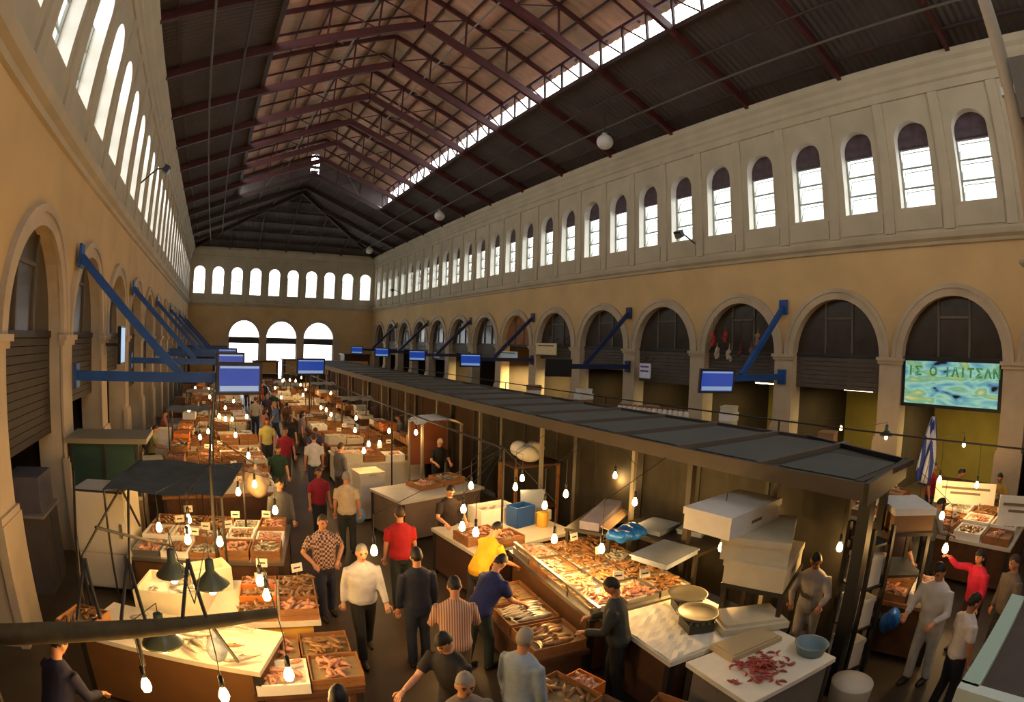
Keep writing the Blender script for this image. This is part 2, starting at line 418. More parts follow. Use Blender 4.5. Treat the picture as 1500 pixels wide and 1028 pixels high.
for side in ('right', 'left'):
    for i, c in enumerate(ARCHES[side]):
        if side == 'right':
            k = round((c - 4.475) / 4)                      # 0 = arch with the cyan sign
            zl = {0: 4.25, 1: 3.2, 2: 3.3, 3: 2.9, 6: 4.2}.get(k, 3.0 + .3 * (k % 3))
            hd = mat('brick_fill', (150, 98, 60), .85, vary=.25, scale=5) if k == 6 else None
        else:
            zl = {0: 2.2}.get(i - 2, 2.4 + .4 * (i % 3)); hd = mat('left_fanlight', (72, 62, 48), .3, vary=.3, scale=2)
        o = arch_infill(side, c, zl, True, hd, None if side == 'right' else mat('shutter_dark', (58, 48, 38), .7, vary=.2, scale=2))
        nm = 'arch in the right-hand arcade' if side == 'right' else 'arch in the left-hand arcade'
        door_n += 1; o.name = 'door_%d' % door_n
        struct(o, 'dark fanlight with slatted shutter filling the %s %s' % (ord_[i], nm))
# iron transoms in the three open end arches
for i, c in enumerate(ARCHES['far']):
    door_n += 1
    o = struct(obj('door_%d' % door_n, None, None, (c, YF + .25, 0)), 'dark iron frame in an open archway of the end wall')
    MB().b2(-AHW, AHW, -.06, .06, 3.75, 4.4).build('transom', IRON, o)
    for x in (-1.58, 1.58): MB().b2(x - .05, x + .05, -.05, .05, 0, 4.0).build('post', IRON, o)

# ---------------------------------------------------------------- the roof
SL = .405
def zr(dx): return ZCOR + (10 - abs(dx)) * SL
MON = 5.9; YM = 43.5; YH = 49.3
roof = struct(obj('ceiling', None), 'dark corrugated pitched roof with a raised lantern along the ridge')
def corr_side(y0, y1, sgn, inner, zf, hip=False, outer=10.7, step=.125):
    "corrugated sheet, waves along the hall, ribs down the slope"
    mb = MB(); ys = []; n = max(2, int(round((y1 - y0) / step)))
    rows = []
    for i in range(n + 1):
        y = y0 + (y1 - y0) * i / n; w = .022 * (1 if (i // 1) % 2 else -1)
        di = max(inner, y - YH) if hip else inner
        di = min(di, outer)
        row = []
        for k in range(4):
            d = di + (outer - di) * k / 3
            row.append((XC + sgn * d, y, zf(d) + .16 + w))
        rows.append(row)
    v = [p for r in rows for p in r]; f = []
    for i in range(n):
        for k in range(3):
            f.append((i * 4 + k, i * 4 + k + 1, (i + 1) * 4 + k + 1, (i + 1) * 4 + k))
    return MB().add(v, f)
rafters = [3.5 + 4 * k for k in range(-3, 14)]
bays = [(YN - .6, rafters[1])] if False else []
edges = [YN - .6] + [y for y in rafters if YN < y < YH] + [YH]
for y0, y1 in zip(edges[:-1], edges[1:]):
    for s in (-1, 1):
        if y1 <= YM + .1:
            corr_side(y0, y1, s, MON, zr).build('roof_sheet', SHEET, roof)
        else:
            corr_side(y0, y1, s, 0, zr).build('roof_sheet', SHEET, roof)
for s in (-1, 1):
    corr_side(YH, YF + .7, s, 0, zr, True).build('roof_sheet', SHEET, roof)
# end slope
mb = MB(); n = 176; rows = []
for i in range(n + 1):
    x = -10.7 + 21.4 * i / n; w = .022 * (1 if i % 2 else -1); a = min(YH + abs(x), YF + .69)
    rows.append([(XC + x, a + (YF + .7 - a) * k / 3, zr(max(0, (a + (YF + .7 - a) * k / 3) - YH)) + .16 + w) for k in range(4)])
v = [p for r in rows for p in r]; f = []
for i in range(n):
    for k in range(3): f.append((i * 4 + k, (i + 1) * 4 + k, (i + 1) * 4 + k + 1, i * 4 + k + 1))
MB().add(v, f).build('roof_sheet', SHEET, roof)
# rafters
for y in rafters:
    if y < YN - .3: continue
    d0 = max(0, y - YH)
    for s in (-1, 1):
        b = MB(); b.bar((XC + s * d0, y, zr(d0) - .08), (XC + s * 10.2, y, zr(10.2) - .08), .15, .34, up=(0, 0, 1)); b.build('rafter', REDIRON if y < YM else BROWNIRON, roof)
for s in (-1, 1):
    MB().bar((XC, YH, zr(0) - .1), (XC + s * 10.1, YH + 10.1, zr(10.1) - .1), .15, .34).build('hip_rafter', BROWNIRON, roof)
    for d in (6.9, 8.05):
        MB().tube([(XC + s * d, YN - .4, zr(d) - .3), (XC + s * d, min(YF, YH + d), zr(d) - .3)], .045, 6).build('purlin_pipe', mat('roof_pipe', (92, 84, 72), .6) if d > 7 else BROWNIRON, roof)
    for d in (.8, 2.4, 4.0, 5.6, 9.2):
        ya = YM if d < MON else YN
        MB().bar((XC + s * d, ya, zr(d) + .08), (XC + s * d, min(YF, YH + d), zr(d) + .08), .08, .1).build('purlin', BROWNIRON, roof)
for d in (1.5, 3.2, 4.9, 6.6, 8.3):
    MB().bar((XC - d, YH + d, zr(d) - .02), (XC + d, YH + d, zr(d) - .02), .12, .2).build('end_purlin', BROWNIRON, roof)
for x in (-6, -3, 0, 3, 6):
    MB().bar((XC + x, YH + abs(x), zr(abs(x)) - .1), (XC + x, YF, zr(10) - .1), .12, .26).build('jack_rafter', BROWNIRON, roof)
for s in (-1, 1):
    MB().bar((XC, YH, zr(0) + .22), (XC + s * 10.5, YH + 10.5, zr(10.5) + .22), .7, .05).build('hip_cap', SHEET, roof)
MB().b2(XC - .3, XC + .3, YM - .1, YH + .3, zr(0) + .16, zr(0) + .24).build('ridge_cap', SHEET, roof)
# lantern
ZB, ZT = zr(MON) + .12, zr(MON) + 1.42
def zm(d): return ZT + .12 + (MON - d) * SL
for s in (-1, 1):
    x = XC + s * MON
    MB().b2(x - .09, x + .09, YN - .6, YM, ZB - .14, ZB + .06).build('lantern_chord', BROWNIRON, roof)
    MB().b2(x - .07, x + .07, YN - .6, YM, ZT - .06, ZT + .08).build('lantern_chord', REDIRON, roof)
    vm = MB().b2(-.045, .045, -.045, .045, ZB, ZT).mesh('lantern_post', BROWNIRON)
    dm = MB().bar((0, 0, ZT - .02), (0, -4 / 3, ZB + .02), .06, .06).mesh('lantern_brace', BROWNIRON)
    y = 3.5 - 8
    while y < YM + .1:
        for k in range(3):
            yy = y + 4 * k / 3
            if yy > YM + .1: break
            obj('lantern_post', vm, roof, (x, yy, 0))
            if yy + 4 / 3 < YM + .1: obj('lantern_brace', dm, roof, (x, yy + 4 / 3, 0))
        y += 4
    e2 = [YN - .6] + [yy for yy in rafters if YN < yy <= YM] 
    for y0, y1 in zip(e2[:-1], e2[1:]):
        corr_side(y0, y1, s, 0, zm, outer=MON + .55, step=.2).build('lantern_sheet', SHEET2, roof)
    for d in (.9, 1.9, 2.9, 3.9, 4.9):
        MB().bar((XC + s * d, YN - .4, zm(d) + .06), (XC + s * d, YM, zm(d) + .06), .07, .1).build('lantern_purlin', BROWNIRON, roof)
    MB().tube([(XC + s * 2.2, YN - .4, zm(2.2) - .25), (XC + s * 2.2, YM, zm(2.2) - .25)], .05, 6).build('conduit', GREYPIPE, roof)
for y in rafters:
    if y < YN or y > YM + .1: continue
    for s in (-1, 1):
        MB().bar((XC, y, zm(0) - .02), (XC + s * (MON + .3), y, zm(MON + .3) - .02), .12, .2).build('lantern_rafter', REDIRON, roof)
        if y < YM: MB().bar((XC, y + 2, zm(0) + .02), (XC + s * (MON + .3), y + 2, zm(MON + .3) + .02), .07, .1).build('lantern_rafter', REDIRON, roof)
        for d in (1.9, 3.9):
            MB().bar((XC + s * d, y, zr(d)), (XC + s * d, y, zm(d)), .07, .07).build('king_strut', REDIRON, roof)
            MB().bar((XC + s * (d - 1.9), y, zr(d - 1.9) + .05), (XC + s * d, y, zm(d) - .05), .05, .05).build('king_strut', REDIRON, roof)
        MB().tube([(XC + s * 3.9, y, zr(3.9) + .1), (XC + s * 3.9 - s * 1.4, min(y + 4, YM), zm(2.5))], .025, 5).build('tie_rod', GREYPIPE, roof)
    MB().bar((XC, y, zr(0)), (XC, y, zm(0)), .08, .08).build('king_post', REDIRON, roof)
# far gable of the lantern with two small lights
mb = MB(); P_ = lambda d, z: (XC + d, YM, z)
for s in (-1, 1):
    mb.add([P_(s * .35, zr(.35)), P_(s * (MON + .4), zr(MON)), P_(s * (MON + .4), zm(MON + .4) + .25), P_(s * .35, zm(.35) + .25)], [(0, 1, 2, 3)])
mb.add([P_(-.35, zr(.35) + .55), P_(.35, zr(.35) + .55), P_(.35, zr(.35) + .8), P_(-.35, zr(.35) + .8)], [(0, 1, 2, 3)])
mb.build('lantern_gable', SHEET, roof)
MB().b2(XC - .3, XC + .3, YN - .6, YM + .1, zm(0) + .12, zm(0) + .24).build('ridge_cap', SHEET2, roof)

# ================================================================ fixtures of the hall
# blue brackets with information screens
def monitor(parent_loc, face, w, h, label, tilt=.12, on=True):
    "flat screen hanging at the end of a bracket; face = heading it looks to"
    o = thing('information_screen', label, 'screen', parent_loc, -face, 'information screens')
    q = Matrix.Rotation(-tilt, 3, 'X')
    MB().box((0, 0, 0), (w + .12, .1, h + .12), q).build('casing', BLACK, o)
    MB().box(q @ Vector((0, .054, 0)), (w, .008, h), q).build('display', SCREEN if on else BLACK, o)
    if on:
        d_ = o.children[-1] if o.children[-1].name.startswith('display') else [c_ for c_ in o.children if c_.name.startswith('display')][0]
        MB().box(q @ Vector((0, .06, -h * .36)), (w * .96, .006, h * .2), q).build('caption_bar', SCRBAR, d_)
        MB().box(q @ Vector((0, .06, h * .44)), (w * .96, .006, h * .08), q).build('title_bar', SCRBAR, d_)
    MB().b2(-.1, .1, -.2, -.03, -.1, .12).build('hanger', BLUE2, o)
    return o
def bracket(side, y, length, z0, z1, m, label):
    P = SIDES[side]['P']; s = 1 if side == 'left' else -1; x = (XL if side == 'left' else XR) + s * .13
    o = thing('wall_bracket', label, 'bracket', (x, y, z0), 0, 'blue wall brackets')
    MB().bar((0, 0, 0), (s * (length + .75), 0, 0), .16, .2).build('arm', m, o)
    MB().bar((0, 0, z1 - z0), (s * length * .72, 0, .08), .13, .17).build('stay', m, o)
    for z in (0, z1 - z0): MB().b2(-.03, .03, -.16, .16, z - .25, z + .25).build('fixing_plate', m, o)
    return o, Vector((x + s * length, y, z0))
near_by = ['beside the cyan sign', 'two piers further from the cyan sign', 'four piers further from the cyan sign', 'six piers further', 'eight piers further', 'ten piers further']
for i in range(6):
    y = 10.475 + 8 * i
    o, e = bracket('right', y, 3.3, 3.5, 5.85, BLUE2 if i else BLUE, 'blue bracket on the right-hand arcade, %s of the row from the lit cyan sign' % ord_[i])
    monitor(e + Vector((-.55, -.2, -.05)), PI + .45, 1.0 if i != 1 else .95, .58, '%s screen on the %s right-hand bracket from the lit cyan sign' % ('switched off black' if i == 1 else 'blue information', ord_[i]), on=i != 1)
for i in range(6):
    y = 12.3 + 8 * i
    o, e = bracket('left', y, 3.25, 3.45, 5.9, BLUE, 'blue bracket on the left-hand arcade, %s of the row from the fridge' % ord_[i])
    if i < 3: monitor(e + Vector((.38, -.17, .0)), PI - .1, .88, .56, 'blue information screen on the %s left-hand bracket from the fridge' % ord_[i])

# big lit sign in the first arch
so = thing('shop_sign', 'cyan and green lit shop sign filling an arch', 'sign', (XR + .12, 4.475, 2.95))
MB().b2(-.08, .08, -1.6, 1.6, -.06, 1.36).build('sign_case', BLACK, so)
m = bpy.data.materials.new('sign_print'); m.use_nodes = True; nt = m.node_tree; b = nt.nodes['Principled BSDF']
tc = nt.nodes.new('ShaderNodeTexCoord'); mp = nt.nodes.new('ShaderNodeMapping'); mp.inputs['Scale'].default_value = (1, .8, 2.6)
wv = nt.nodes.new('ShaderNodeTexNoise'); wv.inputs['Scale'].default_value = 1.6; wv.inputs['Detail'].default_value = 1.5; wv.inputs['Distortion'].default_value = .5
rp = nt.nodes.new('ShaderNodeValToRGB'); rp.color_ramp.elements[0].position = .3
for p_, c_ in ((.34, (90, 150, 190)), (.43, (120, 190, 190)), (.5, (160, 210, 190)), (.57, (110, 180, 160)), (.66, (170, 190, 110))):
    e = rp.color_ramp.elements.new(p_); e.color = (*srgb(c_), 1)
nt.links.new(tc.outputs['Object'], mp.inputs[0]); nt.links.new(mp.outputs[0], wv.inputs['Vector']); nt.links.new(wv.outputs['Fac'], rp.inputs['Fac'])
nt.links.new(rp.outputs['Color'], b.inputs['Base Color']); nt.links.new(rp.outputs['Color'], b.inputs['Emission Color']); b.inputs['Emission Strength'].default_value = .36
MB().b2(-.1, -.082, -1.5, 1.5, .04, 1.26).build('sign_panel', m, so)
tm = mat('sign_letters', (60, 130, 76), .5, emit=(70, 150, 84), estr=.25)
def lettering(txt, size, loc, rot, m, parent, name='lettering'):
    cu = bpy.data.curves.new(name, 'FONT'); cu.body = txt; cu.size = size; cu.align_x = 'CENTER'; cu.extrude = .004; cu.offset = .012; cu.resolution_u = 2
    t = bpy.data.objects.new('tmp', cu); C.objects.link(t)
    dg = bpy.context.evaluated_depsgraph_get(); me = bpy.data.meshes.new_from_object(t.evaluated_get(dg)); bpy.data.objects.remove(t)
    me.materials.clear(); me.materials.append(m)
    o = obj(name, me, parent, loc); o.rotation_euler = rot; return o
_u = 1.42
for ch in 'ΙΣ Ο ΙΛΙΤΣΑΝ':
    _u -= .1 if ch in ' Ι' else .13
    if ch != ' ': lettering(ch, .34, (-.102, _u, .86), (PI / 2, 0, -PI / 2), tm, so, 'letter')
    _u -= .12 if ch in ' Ι' else .14

# small shop boards along the right arcade
def board(px, py, y, w, h, col, label, bars=2, m2=(90, 70, 120), x=None):
    v = ray(px, py)
    x = XR - .2 if x is None else x; t = x / v.x
    o = thing('shop_board', label, 'sign', (x, v.y * t, H + v.z * t))
    MB().b2(-.04, .04, -w / 2, w / 2, -h / 2, h / 2).build('board', mat('board_%d' % px, col, .6, vary=.1, scale=5, emit=col, estr=.05), o)
    for k in range(bars):
        MB().b2(-.047, -.04, -w * .4, w * .4, h * (.22 - .3 * k), h * (.34 - .3 * k)).build('print_line', mat('print_%d' % px, m2, .7), o)
    for s in (-1, 1): MB().tube([(.02, s * w * .35, h / 2), (.35, s * w * .35, h / 2 + .25)], .015, 5).build('stay_rod', IRON, o)
board(945, 543, 0, .62, .62, (206, 204, 214), 'white board with violet print hung under an arch')
board(800, 511, 0, 1.9, .62, (206, 182, 134), 'long cream board with dark print above a golden lit shop', 1, (110, 70, 40))
board(745, 520, 0, 2.0, .45, (188, 200, 206), 'pale board with green print beside the long cream board', 1, (40, 90, 60))
board(640, 520, 0, 1.0, .4, (150, 170, 206), 'pale blue board under the distant right-hand arches', 1, (40, 70, 150))
board(560, 515, 0, 2.4, .6, (120, 160, 196), 'blue and white board at the far right-hand corner', 1, (220, 226, 230))
# left arcade light box
v = ray(170, 505); t = (XL + .35) / v.x
lb = thing('light_box', 'small lit blue and white light box on the left-hand arcade', 'sign', (XL + .5, v.y * t, H + v.z * t))
MB().b2(-.05, .05, -.35, .35, -.5, .5).build('case', BLACK, lb); MB().b2(.05, .06, -.31, .31, -.46, .46).build('lit_panel', mat('lightbox_face', (150, 190, 230), .4, emit=(150, 190, 235), estr=.5), lb)
MB().b2(-.44, -.05, -.04, .04, -.04, .04).build('wall_arm', IRON, lb)

# globe lamps under the right slope
for i, (px, py) in enumerate([(886, 208), (644, 316), (541, 367)]):
    v = ray(px, py); d = (8.0, 7.9, 7.8)[i]; x = XC + d - .3
    t = x / v.x; p = Vector((v.x * t, v.y * t, H + v.z * t))
    p.z = min(p.z, zr(x - XC) - .5)
    o = thing('globe_lamp', ['large white globe lamp under the roof above the bracket row', 'middle white globe lamp of the three under the roof', 'white globe lamp in the far corner beside the end wall'][i], 'lamp', p, 0, 'globe lamps under the roof')
    MB().ell((0, 0, 0), (.36, .36, .33), 18, 10).build('globe', mat('frosted_globe', (206, 202, 192), .4), o, True)
    MB().lathe([(.1, .28), (.14, .32), (.12, .42), (.03, .46)], 12).build('cap', STEEL, o, True)
    MB().tube([(0, 0, .44), (0, 0, zr(x - XC) - p.z + .1)], .02, 6).build('rod', IRON, o)
# flood lamps on the attic walls
for i, (px, py, side) in enumerate([(996, 343, 'right'), (575, 425, 'right'), (242, 248, 'left')]):
    v = ray(px, py); s = -1 if side == 'right' else 1; x = (XR if s < 0 else XL) + s * .9; t = x / v.x
    o = thing('flood_lamp', ['black flood lamp on a short arm below a right-hand attic window', 'small black flood lamp near the far right-hand corner', 'flood lamp on a long arm across the left-hand attic windows'][i], 'lamp', (x, v.y * t, H + v.z * t))
    MB().tube([(-s * .9, 0, -.25 if s < 0 else -.6), (-s * .3, 0, .0), (0, 0, .04)], .03, 6).build('arm', IRON, o)
    MB().box((s * .05, 0, 0), (.2, .34, .26), Matrix.Rotation(.5 * s, 3, 'Y')).build('housing', BLACK, o)
    MB().box((s * .13, 0, -.1), (.02, .28, .2), Matrix.Rotation(.5 * s, 3, 'Y')).build('lens', STEEL, o)
# white pole near the camera
o = thing('steel_pole', 'pale steel drop pole hanging from the roof with a grey box', 'pole', (6.4, .72, 0))
MB().tube([(0, 0, 5.3), (0, 0, zm(.3) + .12)], .085, 14).build('shaft', mat('pale_steel', (190, 186, 178), .45, vary=.08, scale=2), o, True)
MB().b2(-.16, .16, -.16, .16, 5.27, 5.3).build('end_plate', STEEL, o)
MB().b2(-.1, .12, -.5, -.08, 6.8, 7.5).build('junction_box', mat('box_grey', (112, 106, 96), .6), o)
MB().b2(-.05, .05, -.1, .1, 7.1, 7.2).build('box_clamp', STEEL, o)

# ================================================================ canopy along the middle of the hall
CX0, CX1, CY0, CY1, CZ = 5.85, 8.5, 2.45, 38.0, 2.9
can = thing('long_canopy', 'long dark flat canopy on posts running down the middle of the market', 'canopy', (0, 0, 0))
MB().prism([(CX0, CY0), (7.65, 2.65), (CX1, 4.75), (CX1, CY1), (CX0, CY1)], CZ - .1, CZ - .02).build('deck', CANTOP, can)
MB().b2(CX0 - .05, CX0 + .02, CY0, CY1, CZ - .16, CZ + .04).build('front_rail', CANFR, can)
MB().b2(CX1 - .02, CX1 + .05, 4.75, CY1, CZ - .16, CZ + .04).build('rear_rail', CANFR, can)
MB().bar((CX0 - .05, CY0 - .03, CZ - .08), (7.65, 2.62, CZ - .08), .06, .26).build('end_rail', BLACK, can); MB().bar((7.62, 2.6, CZ - .08), (CX1 + .02, 4.76, CZ - .08), .06, .26).build('end_rail', BLACK, can)
pm = MB(); pm.b2(CX0 + .2, CX1 - .2, 0, 1.08, CZ - .02, CZ + .015); pm = pm.mesh('roof_panel', mat('canopy_panel', (46, 54, 52), .45, vary=.3, scale=2))
rm = MB(); rm.b2(CX0, CX1, -.035, .035, CZ - .02, CZ + .05); rm = rm.mesh('roof_rib', mat('rib_iron', (96, 86, 74), .6))
y = CY0 + .1
while y < CY1 - 1:
    if y < 3.8:
        xe = 7.65 + (CX1 - 7.65) * max(0, (y - 2.65) / 2.1)
        MB().b2(CX0 + .2, xe - .25, y + .14, y + 1.22, CZ - .02, CZ + .015).build('roof_panel', pm.materials[0], can); MB().b2(CX0, xe, y - .05, y + .05, CZ - .02, CZ + .05).build('roof_rib', CANFR, can)
    else: obj('roof_panel', pm, can, (0, y + .14, 0)); obj('roof_rib', rm, can, (0, y, 0))
    y += 1.42
po = MB().b2(-.05, .05, -.05, .05, 0, CZ - .1).mesh('post', IRON)
po2 = MB().b2(-.035, .035, -.035, .035, 0, CZ - .1).mesh('thin_post', GREYPIPE)
for k in range(13):
    obj('post', po, can, (6.35, CY0 + .15 + 2.9 * k, 0)); obj('post', po, can, (8.3 if k > 1 else 7.4 + .6 * k, CY0 + .35 + 2.9 * k, 0))
    obj('thin_post', po2, can, (6.5, CY0 + 1.6 + 2.9 * k, 0))
MB().b2(6.2, 6.36, CY0 + .05, CY0 + .21, 0, CZ - .1).build('end_post', BLACK, can)
# partition under it, one panel at a time
pan_m = [MB().b2(-.02, .02, .03, 1.42, .1, 2.6).mesh('partition_panel', q) for q in (BROWNW, mat('dark_mesh_panel', (48, 42, 32), .7, vary=.3, scale=3))]
part_o = thing('kiosk_partition', 'row of dark brown panels standing under the long canopy', 'partition', (7.45, CY0 + .9, 0))
k = 0; y = 0
while y < CY1 - CY0 - 2.5:
    obj('panel', pan_m[0 if k > 7 else 1], part_o, (0, y, 0))
    MB().b2(-.04, .04, y - .03, y + .03, 0, 2.7).build('stile', IRON, part_o); y += 1.45; k += 1
# kiosk roof close to the camera
ks = thing('kiosk_roof', 'flat grey kiosk roof with a pale green metal edge', 'roof', (0, 0, 0))
MB().b2(2.42, 3.6, -2.4, .27, 2.82, 2.9).build('deck', mat('kiosk_felt', (86, 74, 68), .8, vary=.2, scale=3), ks)
MB().b2(2.42, 3.6, .25, .34, 2.76, 2.95).build('edge_trim', mat('pale_green_trim', (168, 196, 180), .45), ks)
MB().b2(2.36, 2.44, -2.4, .34, 2.76, 2.95).build('corner_trim', mat('pale_trim_end', (206, 220, 210), .45), ks)
for x in (2.6, 3.45):
    for yy in (-2.2, .1): MB().b2(x - .05, x + .05, yy - .05, yy + .05, 0, 2.82).build('post', IRON, ks)

# ================================================================ goods: fish, crates, heaps
def fish_mesh(name, L, w, h, m, curve=0.0):
    mb = MB(); prof = [(-.5, .12), (-.44, .5), (-.3, .9), (-.1, 1.0), (.15, .75), (.34, .3), (.4, .22)]
    rr = []
    for u, s in prof:
        x = u * L; yb = curve * L * (u * u - .1)
        rr.append([(x, yb + math.cos(2 * PI * k / 6) * w / 2 * s, h / 2 + math.sin(2 * PI * k / 6) * h / 2 * s) for k in range(6)])
    mb.rings(rr)
    x0 = .38 * L; yb = curve * L * (.15 - .1); yt = curve * L * .15
    mb.add([(x0, yb, h * .5), (.5 * L, yt - w * .8, h * .5), (.46 * L, yt, h * .5), (.5 * L, yt + w * .8, h * .5)], [(0, 1, 2), (0, 2, 3)])
    mb.add([(-.1 * L, 0, h * .9), (.12 * L, 0, h * .8), (.02 * L, 0, h * 1.25)], [(0, 1, 2)])
    return mb.mesh(name, m, True)
FISH = {'silver': fish_mesh('fish', .26, .07, .05, SILVER, .12), 'pink': fish_mesh('fish', .24, .085, .06, PINKF, -.15),
        'brown': fish_mesh('fish', .3, .09, .06, BROWNF, .1), 'shrimp': fish_mesh('shrimp', .13, .035, .035, SHRIMP, 1.1),
        'long': fish_mesh('fish', .62, .12, .09, SILVER, .08), 'bluefish': fish_mesh('fish', .5, .13, .09, BROWNF, -.06)}
FCOL = {'silver': 'silvery', 'pink': 'pink', 'brown': 'brownish', 'shrimp': 'red', 'long': 'long silvery', 'bluefish': 'large brown'}
HEAPS = {k: MB() for k in ('silver', 'pink', 'brown', 'shrimp')}      # all the fish beyond the individually built ones
def fish_geom(kind):
    me = FISH[kind]; return [tuple(v.co) for v in me.vertices], [tuple(p.vertices) for p in me.polygons]
FG = {k: fish_geom(k) for k in HEAPS}
def heap(kind, x0, x1, y0, y1, z, n, rise=.06, rotz=0, c=None, fs=.68):
    "scatter fish in the joined heap"
    v, f = FG[kind]; mb = HEAPS[kind]; cx, cy = (x0 + x1) / 2, (y0 + y1) / 2
    for _ in range(n):
        x, y = R.uniform(x0 + .06, x1 - .06), R.uniform(y0 + .06, y1 - .06)
        e = max(0, 1 - max(abs(x - cx) / ((x1 - x0) / 2), abs(y - cy) / ((y1 - y0) / 2)))
        zz = z + R.uniform(0, rise) * (.4 + e); s = R.uniform(.8, 1.2) * fs
        q = Matrix.Rotation(R.uniform(0, 2 * PI), 3, 'Z') @ Matrix.Rotation(R.uniform(-.3, .3), 3, 'Y') @ Matrix.Rotation(R.uniform(-.5, .5), 3, 'X')
        p = Vector((x, y, zz))
        if c is not None: p = c + rz(rotz) @ Vector((x, y, zz)); q = rz(rotz) @ q
        mb.add([q @ (Vector(a) * s) + p for a in v], f)
NFISH = 0
def place_fish(kind, p, a, label, group, sc_=1.0, tilt=0, name=None):
    global NFISH
    NFISH += 1
    o = obj(name or ('shrimp' if kind == 'shrimp' else 'fish'), FISH[kind], None, p)
    o.rotation_euler = (tilt, R.uniform(-.08, .08), a); o.scale = (sc_,) * 3
    return tag(o, label, 'shrimp' if kind == 'shrimp' else 'fish', group)
CR = {}
def crate_mesh(kind, L, W, Hh):
    key = (kind, round(L, 2), round(W, 2), round(Hh, 2))
    if key in CR: return CR[key]
    t = .035 if 'foam' in kind else .014
    m = {'foam': FOAM, 'creamfoam': FOAM2, 'wood': WOOD, 'orange': ORANGE, 'steel': STEEL}[kind]
    base = MB().b2(-L / 2 + t, L / 2 - t, -W / 2 + t, W / 2 - t, 0, t).mesh('crate_base', m)
    sl = MB().b2(-L / 2, L / 2, -t / 2, t / 2, 0, Hh * (.44 if kind == 'wood' else 1)).mesh('side_board', m)
    se = MB().b2(-t / 2, t / 2, -W / 2 + t, W / 2 - t, 0, Hh * (1 if kind != 'wood' else 1.08)).mesh('end_board', m)
    fill = MB().b2(-L / 2 + t, L / 2 - t, -W / 2 + t, W / 2 - t, t, Hh * .6).mesh('ice_bed', ICE if kind != 'wood' else mat('wet_lining', (150, 128, 92), .5, vary=.2, scale=10))
    CR[key] = (base, sl, se, fill, t); return CR[key]
CRN = {'foam': 'white foam', 'creamfoam': 'cream foam', 'wood': 'brown wooden', 'orange': 'orange plastic', 'steel': 'shallow steel'}
def crate(kind, c, L, W, Hh, rotz, label, group, fish=None, n=14, indiv=False, flabel=None, tilt=0.0, rise=.05):
    base, sl, se, fill, t = crate_mesh(kind, L, W, Hh)
    o = thing('steel_tray' if kind == 'steel' else 'fish_crate', label, 'tray' if kind == 'steel' else 'crate', c, rotz, group)
    o.rotation_euler = (tilt, 0, rotz)
    obj('crate_base', base, o); obj('ice_bed', fill, o)
    for s in (-1, 1):
        obj('side_board', sl, o, (0, s * (W / 2 - t / 2), 0))
        if kind == 'wood': obj('side_board', sl, o, (0, s * (W / 2 - t / 2), Hh * .56))
        obj('end_board', se, o, (s * (L / 2 - t / 2), 0, 0))
    if fish:
        z = Hh * .62
        if indiv:
            for k in range(n):
                if fish in ('long', 'bluefish'):
                    p = Vector((R.uniform(-.03, .03), -W / 2 + .08 + (W - .16) * (k + .5) / n, z)); a = R.choice((0, PI)) + R.uniform(-.12, .12)
                else: p = Vector((R.uniform(-L / 2 + .12, L / 2 - .12), R.uniform(-W / 2 + .1, W / 2 - .1), z + .012 * k / 3)); a = R.uniform(0, 2 * PI)
                q = Matrix.Rotation(rotz, 3, 'Z') @ Matrix.Rotation(tilt, 3, 'X')
                place_fish(fish, Vector(c) + q @ p, a + rotz, flabel, label[:40] + ' contents', 1.0 if fish in ('long', 'bluefish') else .78)
        else:
            heap(fish, -L / 2, L / 2, -W / 2, W / 2, z - .01, int(n * 1.7), rise, rotz, Vector(c))
    return o

# ---------------------------------------------------------------- stalls
def stall(x, y, L, W, z, rotz, label, group=None, top=MARBLE, side=WOOD2, name='fish_stall', shelf=True, closed=True):
    "counter: slab, boarded fronts, four legs"
    o = thing(name, label, 'stall', (x, y, 0), rotz, group)
    MB().b2(-L / 2, L / 2, -W / 2, W / 2, z - .06, z).build('counter_top', top, o)
    for sx in (-1, 1):
        for sy in (-1, 1): MB().b2(sx * (L / 2 - .06) - .04, sx * (L / 2 - .06) + .04, sy * (W / 2 - .06) - .04, sy * (W / 2 - .06) + .04, 0, z - .06).build('leg', IRON, o)
    if closed:
        for sy in (-1, 1): MB().b2(-L / 2 + .1, L / 2 - .1, sy * (W / 2 - .05) - .015, sy * (W / 2 - .05) + .015, .1, z - .07).build('front_panel', side, o)
        for sx in (-1, 1): MB().b2(sx * (L / 2 - .05) - .015, sx * (L / 2 - .05) + .015, -W / 2 + .1, W / 2 - .1, .1, z - .07).build('end_panel', side, o)
    elif shelf: MB().b2(-L / 2 + .1, L / 2 - .1, -W / 2 + .1, W / 2 - .1, .25, .29).build('shelf', side, o)
    return o
def lay_crates(x, y, L, W, z, rotz, nx, ny, kinds, fishes, label, group, dens=14, hh=(.1, .16), tiltx=0.0):
    cl, cw = L / nx, W / ny; q = rz(rotz)
    for i in range(nx):
        for j in range(ny):
            kd = R.choice(kinds); fk = R.choice(fishes)
            p = Vector((x, y, z)) + q @ Vector((-L / 2 + cl * (i + .5), -W / 2 + cw * (j + .5), 0))
            crate(kd, p, round(cl * .94, 2), round(cw * .92, 2), R.choice(hh), rotz, '%s %s of %s %s on %s' % (CRN[kd], 'tray' if kd == 'steel' else 'crate', FCOL[fk], 'shrimps' if fk == 'shrimp' else 'fish', label), group, fk, dens)

